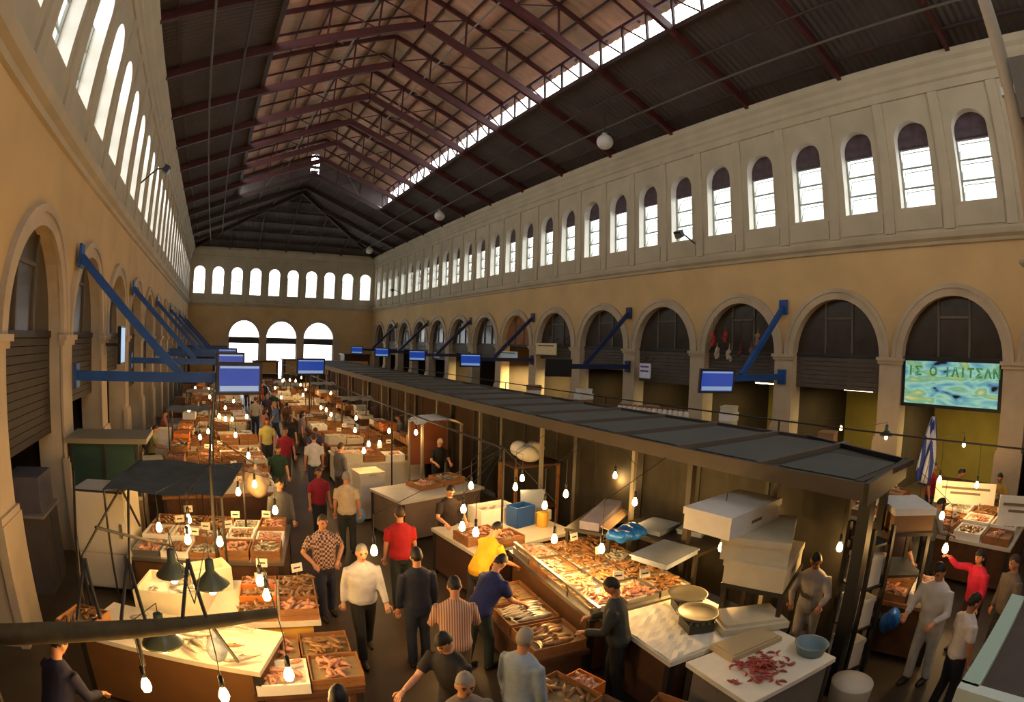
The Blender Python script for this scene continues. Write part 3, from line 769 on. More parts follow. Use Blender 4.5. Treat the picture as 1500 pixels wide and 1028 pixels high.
# ---------------------------------------------------------------- lamps
bulb_me = MB().lathe([(.012, .1), (.018, .07), (.038, .025), (.046, -.02), (.035, -.055), (.008, -.07)], 12).mesh('bulb', BULB, True)
sock_me = MB().lathe([(.01, .19), (.022, .18), (.024, .08), (.016, .075)], 8).mesh('socket', BLACK, True)
shade_me = MB().lathe([(.02, .34), (.045, .33), (.05, .2), (.075, .17), (.19, .06), (.2, .045), (.185, .05), (.07, .155), (.02, .17)], 18).mesh('lamp_shade', SHADE, True)
def bulb(px, py, z, watts, label, group, rail=None, shade=False, p=None):
    p = gp(px, py, z) if p is None else Vector(p)
    o = thing('pendant_lamp' if shade else 'bare_bulb', label, 'lamp', p, 0, group)
    obj('bulb', bulb_me, obj('socket', sock_me, o))
    if shade: obj('lamp_shade', shade_me, o)
    top = Vector((0, 0, .34 if shade else .18)); end = rail - p if rail is not None else Vector((0, 0, .9))
    mid = (top + end) / 2; mid.z = min(mid.z, end.z) - .05 if end.z < .3 else mid.z
    MB().tube([top, Vector((0, 0, top.z + max(.05, (end.z - top.z) * .5))), end], .005, 5).build('cord', BLACK, o)
    if watts: light(o, (0, 0, -.13), watts * .64, (255, 198, 118), .07)
    return o

# ---------------------------------------------------------------- people
def remesh(mb, voxel, smooth=4):
    me = bpy.data.meshes.new('tmp'); me.from_pydata(mb.v, [], mb.f)
    ws = bpy.data.scenes.get('workshop') or bpy.data.scenes.new('workshop')        # small side scene: quick to evaluate
    o = bpy.data.objects.new('tmp', me); ws.collection.objects.link(o)
    m = o.modifiers.new('r', 'REMESH'); m.mode = 'VOXEL'; m.voxel_size = voxel
    if smooth: s = o.modifiers.new('s', 'SMOOTH'); s.factor = .5; s.iterations = smooth
    with bpy.context.temp_override(scene=ws, view_layer=ws.view_layers[0]): dg = bpy.context.evaluated_depsgraph_get()
    out = bpy.data.meshes.new_from_object(o.evaluated_get(dg)); bpy.data.objects.remove(o); bpy.data.meshes.remove(me)
    out.polygons.foreach_set('use_smooth', [True] * len(out.polygons))
    return out
def head_pts(scale=1.0, grow=0.0):
    rows = []; n, m = 22, 16
    for i in range(m + 1):
        a = -PI / 2 + PI * min(max(i, .15), m - .15) / m; row = []
        for k in range(n):
            b = 2 * PI * k / n
            x, y, z = math.cos(a) * math.cos(b), math.cos(a) * math.sin(b), math.sin(a)
            px_, py_, pz = x * .076, y * .095, z * .12
            if z < 0:
                px_ *= 1 + .28 * z; py_ = py_ * (1 + .3 * z) + .02 * -z
            if y > .3 and not grow:
                g = math.exp(-(x / .22) ** 2)
                py_ += .026 * g * math.exp(-((z + .12) / .2) ** 2)                       # nose
                py_ += .008 * g * math.exp(-((z + .5) / .12) ** 2)                       # lips
                py_ -= .010 * math.exp(-((abs(x) - .4) / .18) ** 2) * math.exp(-((z - .06) / .12) ** 2)   # eye sockets
                py_ += .006 * math.exp(-((z - .25) / .1) ** 2)                           # brow
                py_ += .010 * g * math.exp(-((z + .85) / .15) ** 2)                      # chin
            s = 1 + grow; row.append(Vector((px_ * s, py_ * s, pz * s)))
        rows.append(row)
    return rows
POSES = {   # lean, headpitch, arms (L, R): upper arm dir, forearm dir ; legs stride
    'stand': dict(lean=.03, head=.1, arms=(((-.18, .02, -1), (-.05, .25, -1)), ((.18, .02, -1), (.05, .25, -1))), st=.05),
    'walk': dict(lean=.06, head=.12, arms=(((-.2, .3, -1), (-.1, .6, -1)), ((.2, -.3, -1), (.1, .05, -1))), st=.24),
    'hips': dict(lean=.02, head=.2, arms=(((-.6, -.15, -1), (.5, .5, -.6)), ((.6, -.15, -1), (-.5, .5, -.6))), st=.08),
    'lean': dict(lean=.55, head=.5, arms=(((-.2, .25, -1), (-.02, .8, -.8)), ((.2, .35, -1), (.02, .9, -.5))), st=.12),
    'reach': dict(lean=.25, head=.35, arms=(((-.15, .2, -1), (0, .7, -.8)), ((.15, .75, -.7), (-.1, 1, -.15))), st=.1),
    'work': dict(lean=.18, head=.45, arms=(((-.3, .3, -1), (.25, 1, -.2)), ((.3, .3, -1), (-.25, 1, -.2))), st=.08),
    'point': dict(lean=.1, head=.1, arms=(((-.15, .05, -1), (0, .3, -1)), ((.35, .8, .1), (.1, .7, .6))), st=.08),
    'slump': dict(lean=.4, head=.55, arms=(((-.25, .4, -1), (-.35, 1, -.35)), ((.25, .3, -1), (-.2, .9, -.4))), st=.05)}
PM = {}; HR = random.Random(3)
def person_meshes(pose, sleeve, girth, skirt=False):
    key = (pose, sleeve, girth, skirt)
    if key in PM: return PM[key]
    q = POSES[pose]; N = 14
    hip = Vector((0, 0, .93))
    def bend(p):
        p = Vector(p); t = min(1, max(0, (p.z - .88) / .3)); return hip + Matrix.Rotation(-q['lean'] * t, 3, 'X') @ (p - hip)
    tor = [(.80, .12, .09, 0), (.88, .165, .115, 0), (.96, .172, .125, .0), (1.06, .155, .118, .01), (1.16, .158, .122, .012), (1.28, .175, .125, .01), (1.38, .18, .115, .0), (1.44, .15, .09, -.005), (1.485, .085, .065, -.005)]
    def torso(mb, g, zmin=0, zmax=9):
        rr = []
        for z, rx, ry, yo in tor:
            if z < zmin or z > zmax: continue
            gg = girth if .9 < z < 1.3 else (1 + girth) / 2
            rr.append([bend((math.cos(2 * PI * k / N) * (rx * gg + g), yo + math.sin(2 * PI * k / N) * (ry * gg + g) + (.03 * (girth - 1) * 3 if .95 < z < 1.25 and math.sin(2 * PI * k / N) > 0 else 0), z)) for k in range(N)])
        mb.rings(rr)
    arms = []
    for s, (ua, fa) in zip((-1, 1), q['arms']):
        sh = bend((s * .185, -.005, 1.41)); el = sh + Vector(ua).normalized() * .29; wr = el + Vector(fa).normalized() * .25
        arms.append((sh, el, wr, Vector(fa).normalized()))
    legs = []
    for s in (-1, 1):
        f = q['st'] * s
        hp = Vector((s * .09, 0, .9)); kn = Vector((s * .1, f * .55 + .03, .49)); an = Vector((s * .105, f - .02, .09 + (.03 if f < -.15 else 0)))
        legs.append((hp, kn, an))
    nk = bend((0, -.01, 1.47)); hd = nk + (bend((0, .0, 1.6)) - bend((0, -.01, 1.47))) * 1.0
    hq = Matrix.Rotation(-(q['lean'] * .5 + q['head']), 3, 'X')
    hc = hd + Vector((0, .02, .045))
    # body
    mb = MB(); torso(mb, -.004)
    mb.tube([bend((0, -.012, 1.43)), nk + Vector((0, 0, .03)), hc + hq @ Vector((0, -.02, -.04))], [.062, .056, .055], 12)
    mb.rings([[hc + hq @ p for p in r] for r in head_pts()])
    for s in (-1, 1): mb.ell(hc + hq @ Vector((s * .078, -.008, -.01)), (.014, .024, .034), 8, 6)
    for sh, el, wr, fa in arms:
        mb.tube([sh + Vector((0, 0, .0)), sh.lerp(el, .4), el, el.lerp(wr, .35), wr], [.056, .05, .041, .04, .029], 10)
    for hp, kn, an in legs:
        mb.tube([hp, hp.lerp(kn, .5), kn, kn.lerp(an, .35), an], [.088, .078, .058, .056, .04], 12)
        mb.tube([an + Vector((0, -.05, -.045)), an + Vector((0, .04, -.04)), an + Vector((0, .16, -.055)), an + Vector((0, .2, -.06))], [.038, .044, .034, .02], 10)
    body = remesh(mb, .017, 2)
    hb = MB()      # hands: palm, four fingers, thumb
    for (sh, el, wr, fa), s in zip(arms, (-1, 1)):
        d = (fa + Vector((0, .15, -.25))).normalized(); side = d.cross(Vector((0, 0, 1)) if abs(d.z) < .85 else Vector((0, 1, 0))).normalized(); nrm = side.cross(d)
        pc = wr + d * .05
        hb.tube([wr - d * .02, wr + d * .02, pc + d * .02, pc + d * .045], [.026, .034, .04, .036], 8, flat=.55)
        for j, (o_, L_) in enumerate(zip((-.03, -.01, .01, .03), (.06, .075, .07, .055))):
            b0 = pc + d * .04 + side * o_; b1 = b0 + (d * .75 - nrm * .45 * 1).normalized() * L_ * .5; b2 = b1 + (d * .4 - nrm * .8).normalized() * L_ * .5
            hb.tube([b0, b1, b2], [.0095, .009, .007], 6)
        t0 = wr + d * .03 - side * .03 * s * -1; hb.tube([t0, t0 + (d * .6 + side * .7 * s).normalized() * .04, t0 + (d * .95 + side * .35 * s).normalized() * .075], [.012, .011, .008], 6)
    hm = hb.mesh('hands', [])
    import bmesh
    bm = bmesh.new(); bm.from_mesh(body); bm.from_mesh(hm); bm.to_mesh(body); bm.free(); bpy.data.meshes.remove(hm)
    body.polygons.foreach_set('use_smooth', [True] * len(body.polygons)); body.materials.clear(); body.materials.append(None)
    # shirt
    mb = MB(); torso(mb, .016, .86)
    for sh, el, wr, fa in arms:
        if sleeve == 'long': mb.tube([sh + (sh - el).normalized() * -.0, sh.lerp(el, .5), el, el.lerp(wr, .5), wr + fa * -.01], [.074, .066, .058, .052, .044], 10)
        else: mb.tube([sh, sh.lerp(el, .5), sh.lerp(el, .78)], [.074, .068, .064], 10)
    mb.tube([bend((0, -.01, 1.455)), bend((0, -.008, 1.515))], [.088, .068], 12)
    shirt = remesh(mb, .02, 4)
    # trousers or skirt
    mb = MB(); torso(mb, .012, .78, 1.0)
    for hp, kn, an in legs:
        mb.tube([hp + Vector((0, 0, .02)), hp.lerp(kn, .5), kn, kn.lerp(an, .5), an + Vector((0, 0, -.01))], [.106, .094, .076, .072, .068], 12)
    trou = remesh(mb, .02, 3)
    # shoes
    mb = MB(); shoes = []
    for hp, kn, an in legs:
        z0 = an.z - .085
        mb.tube([an + Vector((0, -.07, -.04)), an + Vector((0, .02, -.035)), an + Vector((0, .12, -.048)), an + Vector((0, .22, -.058))], [.04, .052, .05, .03], 10)
        shoes.append(remesh(mb, .018, 2)); mb = MB()
    # hair
    rows = head_pts(grow=.085); hm = {}
    for style in ('short', 'bald', 'long'):
        mb = MB(); mb.rings([[hc + hq @ (p * HR.uniform(.985, 1.035)) for p in r] for r in rows])
        keep = []
        for f in mb.f:
            c = sum((Vector(mb.v[i]) for i in f), Vector()) / len(f); l = hq.transposed() @ (c - hc)
            fr = l.y / .1
            line = (.062 if fr > .45 else .062 - (.45 - fr) * .10) if style == 'short' else (.02 - (.45 - fr) * .1 if fr < .2 and l.z < .06 else 9) if style == 'bald' else (.06 if fr > .35 else -.2)
            if l.z > line: keep.append(f)
        mb.f = keep; mb.mi = [0] * len(keep)
        if style == 'long':
            back = hc + hq @ Vector((0, -.06, -.06)); mb.tube([hc + hq @ Vector((0, -.04, .02)), back, back + Vector((0, -.02, -.12))], [.08, .085, .06], 10)
        hm[style] = mb.mesh('hair', [], True); hm[style].materials.append(None)
    face = []
    for s in (-1, 1):
        face.append(('eye', MB().ell(hc + hq @ Vector((s * .03, .083, .01)), (.013, .008, .008), 8, 6).mesh('eye', mat('dark_eyes', (30, 22, 18), .2), True)))
        face.append(('eyebrow', MB().tube([hc + hq @ Vector((s * .014, .094, .03)), hc + hq @ Vector((s * .046, .083, .032))], .006, 5).mesh('eyebrow', mat('brows', (50, 36, 26), .7))))
    face.append(('mouth', MB().tube([hc + hq @ Vector((-.022, .083, -.062)), hc + hq @ Vector((0, .094, -.064)), hc + hq @ Vector((.022, .083, -.062))], .006, 5).mesh('mouth', mat('lips', (150, 78, 66), .5))))
    for me in [shirt, trou] + shoes: me.materials.clear(); me.materials.append(None)
    PM[key] = dict(body=body, shirt=shirt, trousers=trou, shoes=shoes, hair=hm, face=face, top=(hc + hq @ Vector((0, 0, .125))))
    return PM[key]
SKIN = [mat('skin_%d' % i, c, .55) for i, c in enumerate([(214, 158, 120), (198, 138, 100), (176, 118, 84)])]
HAIR = {'black': mat('hair_black', (26, 20, 16), .6), 'brown': mat('hair_brown', (62, 42, 28), .6), 'grey': mat('hair_grey', (150, 140, 126), .7), 'white': mat('hair_white', (206, 200, 190), .7)}
SHOE = mat('dark_shoes', (30, 24, 20), .5)
def cloth(c): return c if not isinstance(c, tuple) else mat('cloth_%d_%d_%d' % c, c, .85, vary=.16, scale=8, bump=.45)
def person(head, face, pose, shirt, trousers, label, hair='black', style='short', sleeve='short', girth=1.0, skin=1, height=1.74, group=None, at=None, apron=None, bag=None):
    M = person_meshes(pose, sleeve, girth); s = height / 1.78
    if at is None:
        ztop = M['top'].z * s; p = gp(head[0], head[1], ztop)
        off = Matrix.Rotation(-face, 3, 'Z') @ Vector((M['top'].x, M['top'].y, 0)) * s
        at = (p.x - off.x, p.y - off.y, 0)
    o = thing('person', label, 'person', at, -face, group); o.scale = (s, s, s)
    b = obj('body', M['body'], o); setmat(b, SKIN[skin])
    x = obj('shirt', M['shirt'], o); setmat(x, cloth(shirt))
    x = obj('trousers', M['trousers'], o); setmat(x, cloth(trousers))
    for me in M['shoes']: x = obj('shoe', me, o); setmat(x, SHOE)
    x = obj('hair', M['hair'][style], o); setmat(x, HAIR[hair])
    for nm, me in M['face']: obj(nm, me, b)
    if apron:
        a = MB(); n = 10
        rowz = (.42, .6, .8, .95, 1.1)
        rr = [[(-.2 + .4 * k / n, .155 + .03 * math.cos((k - n / 2) * .25) + (.02 if z < .9 else 0), z) for k in range(n + 1)] for z in rowz]
        v = [p for r in rr for p in r]; f = [(i * (n + 1) + k, i * (n + 1) + k + 1, (i + 1) * (n + 1) + k + 1, (i + 1) * (n + 1) + k) for i in range(len(rowz) - 1) for k in range(n)]
        a.add(v, f).build('apron', cloth(apron), o, True)
    return o

# ================================================================ lamp rails
def rail(x, y0, y1, z, label, step=5.0):
    o = thing('lamp_rail', label, 'rail', (x, y0, 0))
    MB().tube([(0, 0, z), (0, y1 - y0, z)], .022, 6).build('rail', IRON, o)
    n = max(1, int((y1 - y0) / step))
    for k in range(n + 1): MB().tube([(0, (y1 - y0) * k / n, 0), (0, (y1 - y0) * k / n, z)], .024, 6).build('post', IRON, o)
rail(-.15, 8.2, 40, 2.5, 'thin iron lamp rail on posts above the left-hand row of stalls', 5.3)
rail(4.75, 8.4, 40, 2.5, 'thin iron lamp rail on posts above the middle row of stalls', 5.3)
rail(12.4, .8, 36, 2.6, 'thin iron lamp rail on posts above the stalls along the right-hand arcade', 5.9)
def railpt(p, x, z=2.5, y0=8.2): return Vector((x, max(y0, p.y), z))

# ================================================================ left-hand stalls, nearest first
A1 = math.atan2(-1.03, 2.17)
n1 = Vector((math.cos(A1), math.sin(A1), 0)); n2 = Vector((-math.sin(A1), math.cos(A1), 0))
c1 = Vector((-2.0, 6.2, 0)) + n1 * 1.2 + n2 * .45
stall(c1.x, c1.y, 2.4, .9, .95, A1, 'brown fronted counter with a white slab of pale fish beside the round beam', top=MARBLE, side=mat('brown_counter', (112, 76, 40), .6, vary=.15, scale=2))
for k in range(24):
    p = c1 + n1 * R.uniform(-.5, 1.0) + n2 * R.uniform(-.34, .34) + Vector((0, 0, .955 + .004 * k))
    place_fish('long' if k % 3 else 'brown', p, A1 + R.uniform(-.7, .7), 'pale fish lying on the white slab of the brown fronted counter', 'fish on the white slab', .75)
crate('wood', (-1.9, 6.35, .95), .5, .5, .14, A1, 'wooden crate of fish fins at the wall end of the brown fronted counter', None, 'brown', 10)
# crates stepping down to the aisle
stall(.72, 5.72, 1.2, 1.15, .62, -.1, 'low wooden stand under four crates of pink fish next to the aisle', top=WOOD2, side=WOOD2, name='crate_stand')
for i, (dx, dy, kd, fk) in enumerate([(-.3, .28, 'wood', 'pink'), (.3, .26, 'wood', 'brown'), (-.3, -.28, 'foam', 'pink'), (.3, -.28, 'wood', 'pink')]):
    crate(kd, (.72 + dx, 5.72 + dy, .62), .58, .54, .13, -.1, ['wooden crate of pink fish by the bag, on the low stand', 'wooden crate of brown fish on the low stand, nearest the white shirt', 'white foam crate of pink fish under a bare bulb on the low stand', 'wooden crate of pink fish at the aisle corner of the low stand'][i], None, fk, 18, True, ['small pink fish in the wooden crate by the bag', 'brown fish in a wooden crate on the low stand', 'small pink fish in the white foam crate under a bulb', 'pink fish in the corner crate of the low stand'][i])
# second stall
stall(-.05, 7.1, 2.4, 1.35, .88, -.12, 'fish stall with orange fish and a yellow panel behind the round beam', top=MARBLE, side=mat('yellow_panel', (196, 150, 62), .6, vary=.1, scale=2))
lay_crates(.62, 7.0, 1.05, 1.25, .88, -.12, 2, 3, ['wood', 'wood', 'orange'], ['pink', 'brown', 'pink'], 'the stall with the yellow panel', 'crates behind the round beam', 15)
fb = crate('creamfoam', (-.75, 7.1, .88), .95, .7, .3, -.25, 'large open cream foam box under the green lamp shades', None, 'silver', 12)
crate('creamfoam', (-.3, 7.55, .88), .6, .4, .34, .3, 'small cream foam box leaning behind the large open one', None)
# third stall with its awning
stall(-.2, 9.5, 2.6, 1.9, .88, -.2, 'wide fish stall with red and white trays under rows of bulbs', top=STEEL, side=WOOD2)
lay_crates(-.2, 9.5, 2.5, 1.8, .88, -.2, 5, 3, ['wood', 'foam', 'steel', 'wood'], ['pink', 'silver', 'shrimp', 'brown', 'pink'], 'the wide stall under rows of bulbs', 'crates under the rows of bulbs', 15)
aw = thing('cloth_awning', 'drooping dark grey cloth awning beside the fridge', 'awning', (-.75, 9.3, 0), -.25)
mb = MB(); n, m_ = 14, 10; V = []
for i in range(n + 1):
    for j in range(m_ + 1):
        u, w = i / n, j / m_; V.append((-1.0 + 2 * u, -.85 + 1.7 * w, 2.0 + .12 * w - .1 * math.sin(PI * u) * math.sin(PI * w) + .025 * math.sin(9 * u + 5 * w)))
mb.add(V, [(i * (m_ + 1) + j, (i + 1) * (m_ + 1) + j, (i + 1) * (m_ + 1) + j + 1, i * (m_ + 1) + j + 1) for i in range(n) for j in range(m_)])
mb.build('cloth', mat('awning_cloth', (78, 80, 76), .9, vary=.25, scale=3, bump=.2), aw, True)
for sx in (-1, 1):
    for sy in (-1, 1): MB().tube([(sx * .98, sy * .83, 0), (sx * .98, sy * .83, 2.05 + .06 * sy)], .02, 6).build('post', IRON, aw)
    MB().tube([(sx * .98, -.83, 1.99), (sx * .98, .83, 2.11)], .018, 6).build('edge_rod', IRON, aw)
# fridge
fr = thing('fridge', 'tall off-white fridge standing by the left-hand arcade', 'fridge', (-2.1, 9.75, 0), -.2)
MB().b2(-.5, .5, -.35, .35, .08, 1.8).build('cabinet', WHITEP, fr); fd = [MB().b2(-.48, .48, -.39, -.35, .75, 1.77).build('door', WHITEP, fr), MB().b2(-.48, .48, -.39, -.35, .12, .72).build('lower_door', WHITEP, fr)]
for z, d_ in zip((1.15, .6), fd): MB().b2(.38, .42, -.43, -.39, z - .12, z + .12).build('handle', STEEL, d_)
for sx in (-1, 1): MB().b2(sx * .42 - .04, sx * .42 + .04, -.3, .3, 0, .08).build('foot', BLACK, fr)
MB().b2(-.46, .46, -.36, -.352, 1.77, 1.8).build('top_strip', IRON, fr)
# glass cabinet behind it
gc = thing('glass_cabinet', 'glass fronted cabinet with dark green panes and a thick top', 'cabinet', (-2.45, 12.0, 0), 0)
MB().b2(-.75, .75, -.5, .5, 0, 1.05).build('base', mat('cabinet_grey', (128, 112, 96), .6, vary=.15), gc)
MB().b2(-.82, .95, -.6, .6, 2.2, 2.3).build('top', mat('cabinet_top', (136, 124, 100), .6), gc)
MB().b2(-.78, .78, -.53, .53, 1.05, 1.12).build('sill', mat('cabinet_sill', (176, 164, 146), .5), gc)
MB().b2(-.7, .7, .4, .45, 1.12, 2.2).build('back', DARKIN, gc)
for x0, x1 in ((-.7, -.02), (.02, .7)): MB().b2(x0, x1, -.47, -.455, 1.12, 2.2).build('glass_pane', GREENGL, gc)
for sx in (-1, 1): MB().b2(sx * .7 - .006, sx * .7 + .006, -.46, .4, 1.12, 2.2).build('glass_pane', GREENGL, gc)
for x in (-.72, 0, .72): MB().b2(x - .03, x + .03, -.49, -.44, 1.12, 2.2).build('mullion', IRON, gc)
MB().b2(-.6, .6, -.4, .3, 1.5, 1.53).build('shelf', STEEL, gc)
# round beam with lamp brackets, in front
bm_o = thing('round_beam', 'thick round wooden beam carried across the nearest left-hand counter', 'beam', (0, 0, 0))
ba, bb = gp(-130, 928, 2.1), gp(405, 897, 2.1)
MB().tube([ba, ba.lerp(bb, .4) + Vector((0, 0, .015)), ba.lerp(bb, .7), bb], [.085, .085, .07, .045], 12).build('beam', mat('rough_beam', (92, 78, 50), .85, vary=.35, scale=7, bump=.5), bm_o, True)
for t in (.2,):
    q = ba.lerp(bb, t); MB().tube([(q.x, q.y, 0), (q.x, q.y, 2.1)], .035, 8).build('post', IRON, bm_o)
for px, w in ((195, 22), (285, 26), (130, 20)):
    q = gp(px, 908, 2.14); ax = (bb - ba).normalized()
    apex = q + Vector((0, .25, .42))
    for s in (-1, 1): MB().tube([q + ax * s * .1, apex], .016, 6).build('lamp_strut', IRON, bm_o)
    if px == 285: MB().tube([q + ax * .1, q + ax * .3 + Vector((0, .1, -.5))], .016, 6).build('lamp_strut', IRON, bm_o)
    if px == 195: MB().tube([q, q + Vector((0, .05, -.45))], .016, 6).build('lamp_strut', IRON, bm_o)
stand = thing('iron_frame', 'slender crossed iron frame leaning by the fridge', 'frame', (0, 0, 0))
for (a, b_) in (((180, 708), (120, 815)), ((140, 772), (255, 800)), ((188, 715), (192, 850)), ((178, 715), (205, 770)), ((108, 690), (118, 860))):
    pa, pb = gp(*a, 2.0), gp(*b_, 1.2)
    MB().tube([pa, pb], .022, 6).build('iron_bar', IRON, stand)
for a in ((120, 815), (192, 850), (118, 860)):
    pb = gp(*a, 1.2); MB().tube([pb, (pb.x, pb.y, 0)], .022, 6).build('iron_leg', IRON, stand)
for i, (px, py) in enumerate([(255, 846), (311, 862), (240, 946)]):
    z = 1.75 if i < 2 else 1.62
    p = gp(px, py, z); q = gp((285, 285, 195)[i], 908, 2.5) if i < 2 else gp(195, 908, 2.14)
    bulb(px, py, z, 26, ['green enamel shade hanging over the large open foam box', 'green enamel shade next to the orange fish', 'green enamel shade under the round beam'][i], 'green lamp shades', Vector((q.x, q.y + (.25 if i < 2 else 0), q.z)), True, p)
# small white bag tied to a strut
bg = MB(); bg.ell((0, 0, 0), (.11, .09, .15), 14, 10); bg.tube([(0, 0, .11), (0, .01, .22)], [.04, .02], 8)
pb = gp(318, 950, 1.3); bo = bg.build('plastic_bag', mat('grey_bag', (168, 176, 186), .35, vary=.3, scale=16, bump=.6), None, True, pb); tag(bo, 'pale blue plastic bag tied to an iron strut above the low stand', 'bag')
# crates at the very front left
stall(-.72, 4.3, .95, .75, .8, .1, 'small stand with golden lit crates in front of the brown fronted counter', top=WOOD, side=WOOD2, name='crate_stand')
lay_crates(-.72, 4.3, .9, .7, .8, .1, 2, 2, ['wood', 'foam'], ['brown', 'silver'], 'the small golden lit stand', 'crates on the small golden lit stand', 16)
# shuttered kiosk parts against the left arcade
cb = thing('tool_cupboard', 'dark grey cupboard inside an arch of the left-hand arcade', 'cupboard', (-3.62, 9.75, 0), 0)
MB().b2(-.4, .4, -.5, .5, 0, 1.35).build('body', mat('cupboard_grey', (84, 74, 70), .6, vary=.2, scale=3), cb)
MB().b2(-.44, .46, -.54, .54, 1.35, 1.4).build('top', mat('cupboard_top', (132, 120, 112), .5), cb)
for s in (-1, 1): MB().b2(.4, .42, s * .25 - .23, s * .25 + .23, .1, 1.3).build('door', mat('cupboard_door', (74, 68, 66), .55, vary=.2), cb)
MB().b2(-.3, .38, -.4, .4, 1.4, 2.0).build('carton', mat('carton_grey', (88, 80, 84), .8, vary=.2), cb)

# generic stalls down the two rows beside the aisle
FK = ['pink', 'brown', 'silver', 'pink', 'brown', 'shrimp']
for i in range(13):
    y = 13.4 + 2.9 * i; x = -.1 + R.uniform(-.1, .1) + .012 * i; a = R.uniform(-.1, .1)
    stall(x, y, 2.7, 2.0, .88, a, 'lit fish stall in the row between the aisle and the left-hand arcade', 'left-hand row of stalls', R.choice([MARBLE, STEEL, WOOD]), R.choice([WOOD2, BROWNW, WHITEP]))
    far = i > 4
    lay_crates(x, y, 2.6, 1.9, .88, a, 3 if far else 4, 2 if far else 3, ['wood', 'wood', 'wood', 'foam', 'creamfoam'], FK, 'a stall of the left-hand row', 'crates on the left-hand row', 12 if not far else 9, (.12, .18, .26))
for i in range(11):
    y = 16.0 + 2.9 * i; x = 4.75 + R.uniform(-.1, .1); a = R.uniform(-.1, .1)
    stall(x, y, 2.6, 2.0, .9, a, 'lit fish stall in the row between the aisle and the long canopy', 'middle row of stalls', R.choice([MARBLE, STEEL, WOOD]), R.choice([WOOD2, BROWNW, WHITEP]))
    far = i > 3
    lay_crates(x, y, 2.5, 1.9, .9, a, 3 if far else 4, 2 if far else 3, ['wood', 'wood', 'wood', 'foam', 'creamfoam'], FK, 'a stall of the middle row', 'crates on the middle row', 12 if not far else 9, (.12, .18, .26))

# ================================================================ middle stalls, nearest first
# S3: white board with red shrimps
stall(4.95, 2.9, 1.45, 1.0, .95, -.12, 'white topped counter with a heap of red shrimps in front of the canopy post', top=PAPER, side=mat('grey_steel_panel', (120, 112, 104), .5, vary=.1))
sc_c = Vector((4.78, 2.8, .952))
for k in range(120):
    r_ = abs(R.gauss(0, .19)); a = R.uniform(0, 2 * PI); p = sc_c + Vector((math.cos(a) * min(r_, .36) * 1.2, math.sin(a) * min(r_, .36) * .85, max(0, .09 - r_ * .3) * R.random()))
    place_fish('shrimp', p, R.uniform(0, 2 * PI), 'red shrimp in the heap on the white topped counter', 'red shrimp heap', .95)
bd = MB().b2(-.42, .42, -.19, .19, 0, .06); bd.b2(-.38, .38, -.16, .16, .06, .075)
o = bd.build('chopping_board', mat('beige_board', (186, 166, 128), .7), None, False, (5.1, 3.27, .952), -.12); tag(o, 'thick beige chopping board behind the shrimp heap', 'board')
bn = MB().lathe([(.02, 0), (.16, .0), (.2, .12), (.21, .13), (.19, .13), (.15, .03), (.02, .03)], 20)
o = bn.build('basin', mat('grey_blue_basin', (104, 128, 140), .4), None, True, (5.5, 2.62, .952)); tag(o, 'grey blue plastic basin at the corner of the shrimp counter', 'basin')
bx = MB().lathe([(.24, 0), (.27, .5), (.27, .52), (.1, .56), (.02, .57)], 20)
o = bx.build('white_tub', WHITEP, None, True, gp(1228, 1020, .3) * Vector((1, 1, 0)) if False else (5.95, 2.15, 0)); tag(o, 'white covered tub standing below the shrimp counter', 'tub')
# S2: papered table with scales
stall(4.95, 4.15, 1.5, 1.3, .95, -.1, 'counter covered with creased white paper under two weighing scales', top=PAPER, side=WOOD2)
mb = MB(); V = []; n = 16
for i in range(n + 1):
    for j in range(n + 1): V.append((-.73 + 1.46 * i / n, -.62 + 1.24 * j / n, .004 + .02 * abs(math.sin(i * 1.7 + j * .6)) * R.random()))
mb.add(V, [(i * (n + 1) + j, (i + 1) * (n + 1) + j, (i + 1) * (n + 1) + j + 1, i * (n + 1) + j + 1) for i in range(n) for j in range(n)])
o = mb.build('wrapping_paper', PAPER, None, False, (4.95, 4.15, .952), -.1); tag(o, 'creased white wrapping paper spread over the scales counter', 'paper')
def scales(p, a, label):
    o = thing('weighing_scales', label, 'scales', p, a)
    MB().b2(-.17, .17, -.16, .16, 0, .12).build('housing', mat('scale_grey', (50, 48, 44), .4), o)
    MB().box((0, -.14, .13), (.3, .03, .12), Matrix.Rotation(.4, 3, 'X')).build('keypad', BLACK, o)
    b = MB(); b.lathe([(.05, .12), (.06, .17), (.24, .19), (.27, .23), (.25, .23), (.22, .2), (.02, .195)], 20); b.build('weighing_pan', mat('dull_pan', (104, 100, 88), .4, .6), o, True)
    for k in range(3): MB().b2(-.1 + .08 * k, -.05 + .08 * k, -.17, -.155, .11, .15).build('display_window', mat('lcd', (90, 110, 90), .3), o)
scales((5.25, 4.4, .975), -.5, 'black and steel scales further from the shrimp heap')
scales((4.95, 3.95, .975), -.4, 'steel scales with a wide pan beside the paper edge')
# S1: long golden display
stall(5.12, 6.15, 1.75, 2.6, .95, -.12, 'long display of golden lit fish trays beside the dark dressed vendor', top=STEEL, side=mat('glass_front_brown', (120, 86, 56), .4, vary=.1))
lay_crates(5.12, 6.15, 1.7, 2.5, .95, -.12, 3, 4, ['steel', 'steel', 'wood'], ['pink', 'silver', 'brown'], 'the long golden display', 'trays on the long golden display', 26, (.07, .09))
gl = thing('glass_guard', 'low sloping glass guard along the aisle side of the golden display', 'glass guard', (4.28, 6.05, .95), -.12)
for k in range(3): MB().box((0, -.85 + .85 * k, .1), (.012, .82, .24), Matrix.Rotation(-.35, 3, 'Y')).build('glass_pane', glass_mat('clear_pane', (200, 190, 170), .75, .08), gl)
for k in range(4): MB().box((0, -1.27 + .85 * k, .1), (.03, .025, .26), Matrix.Rotation(-.35, 3, 'Y')).build('bracket', STEEL, gl)
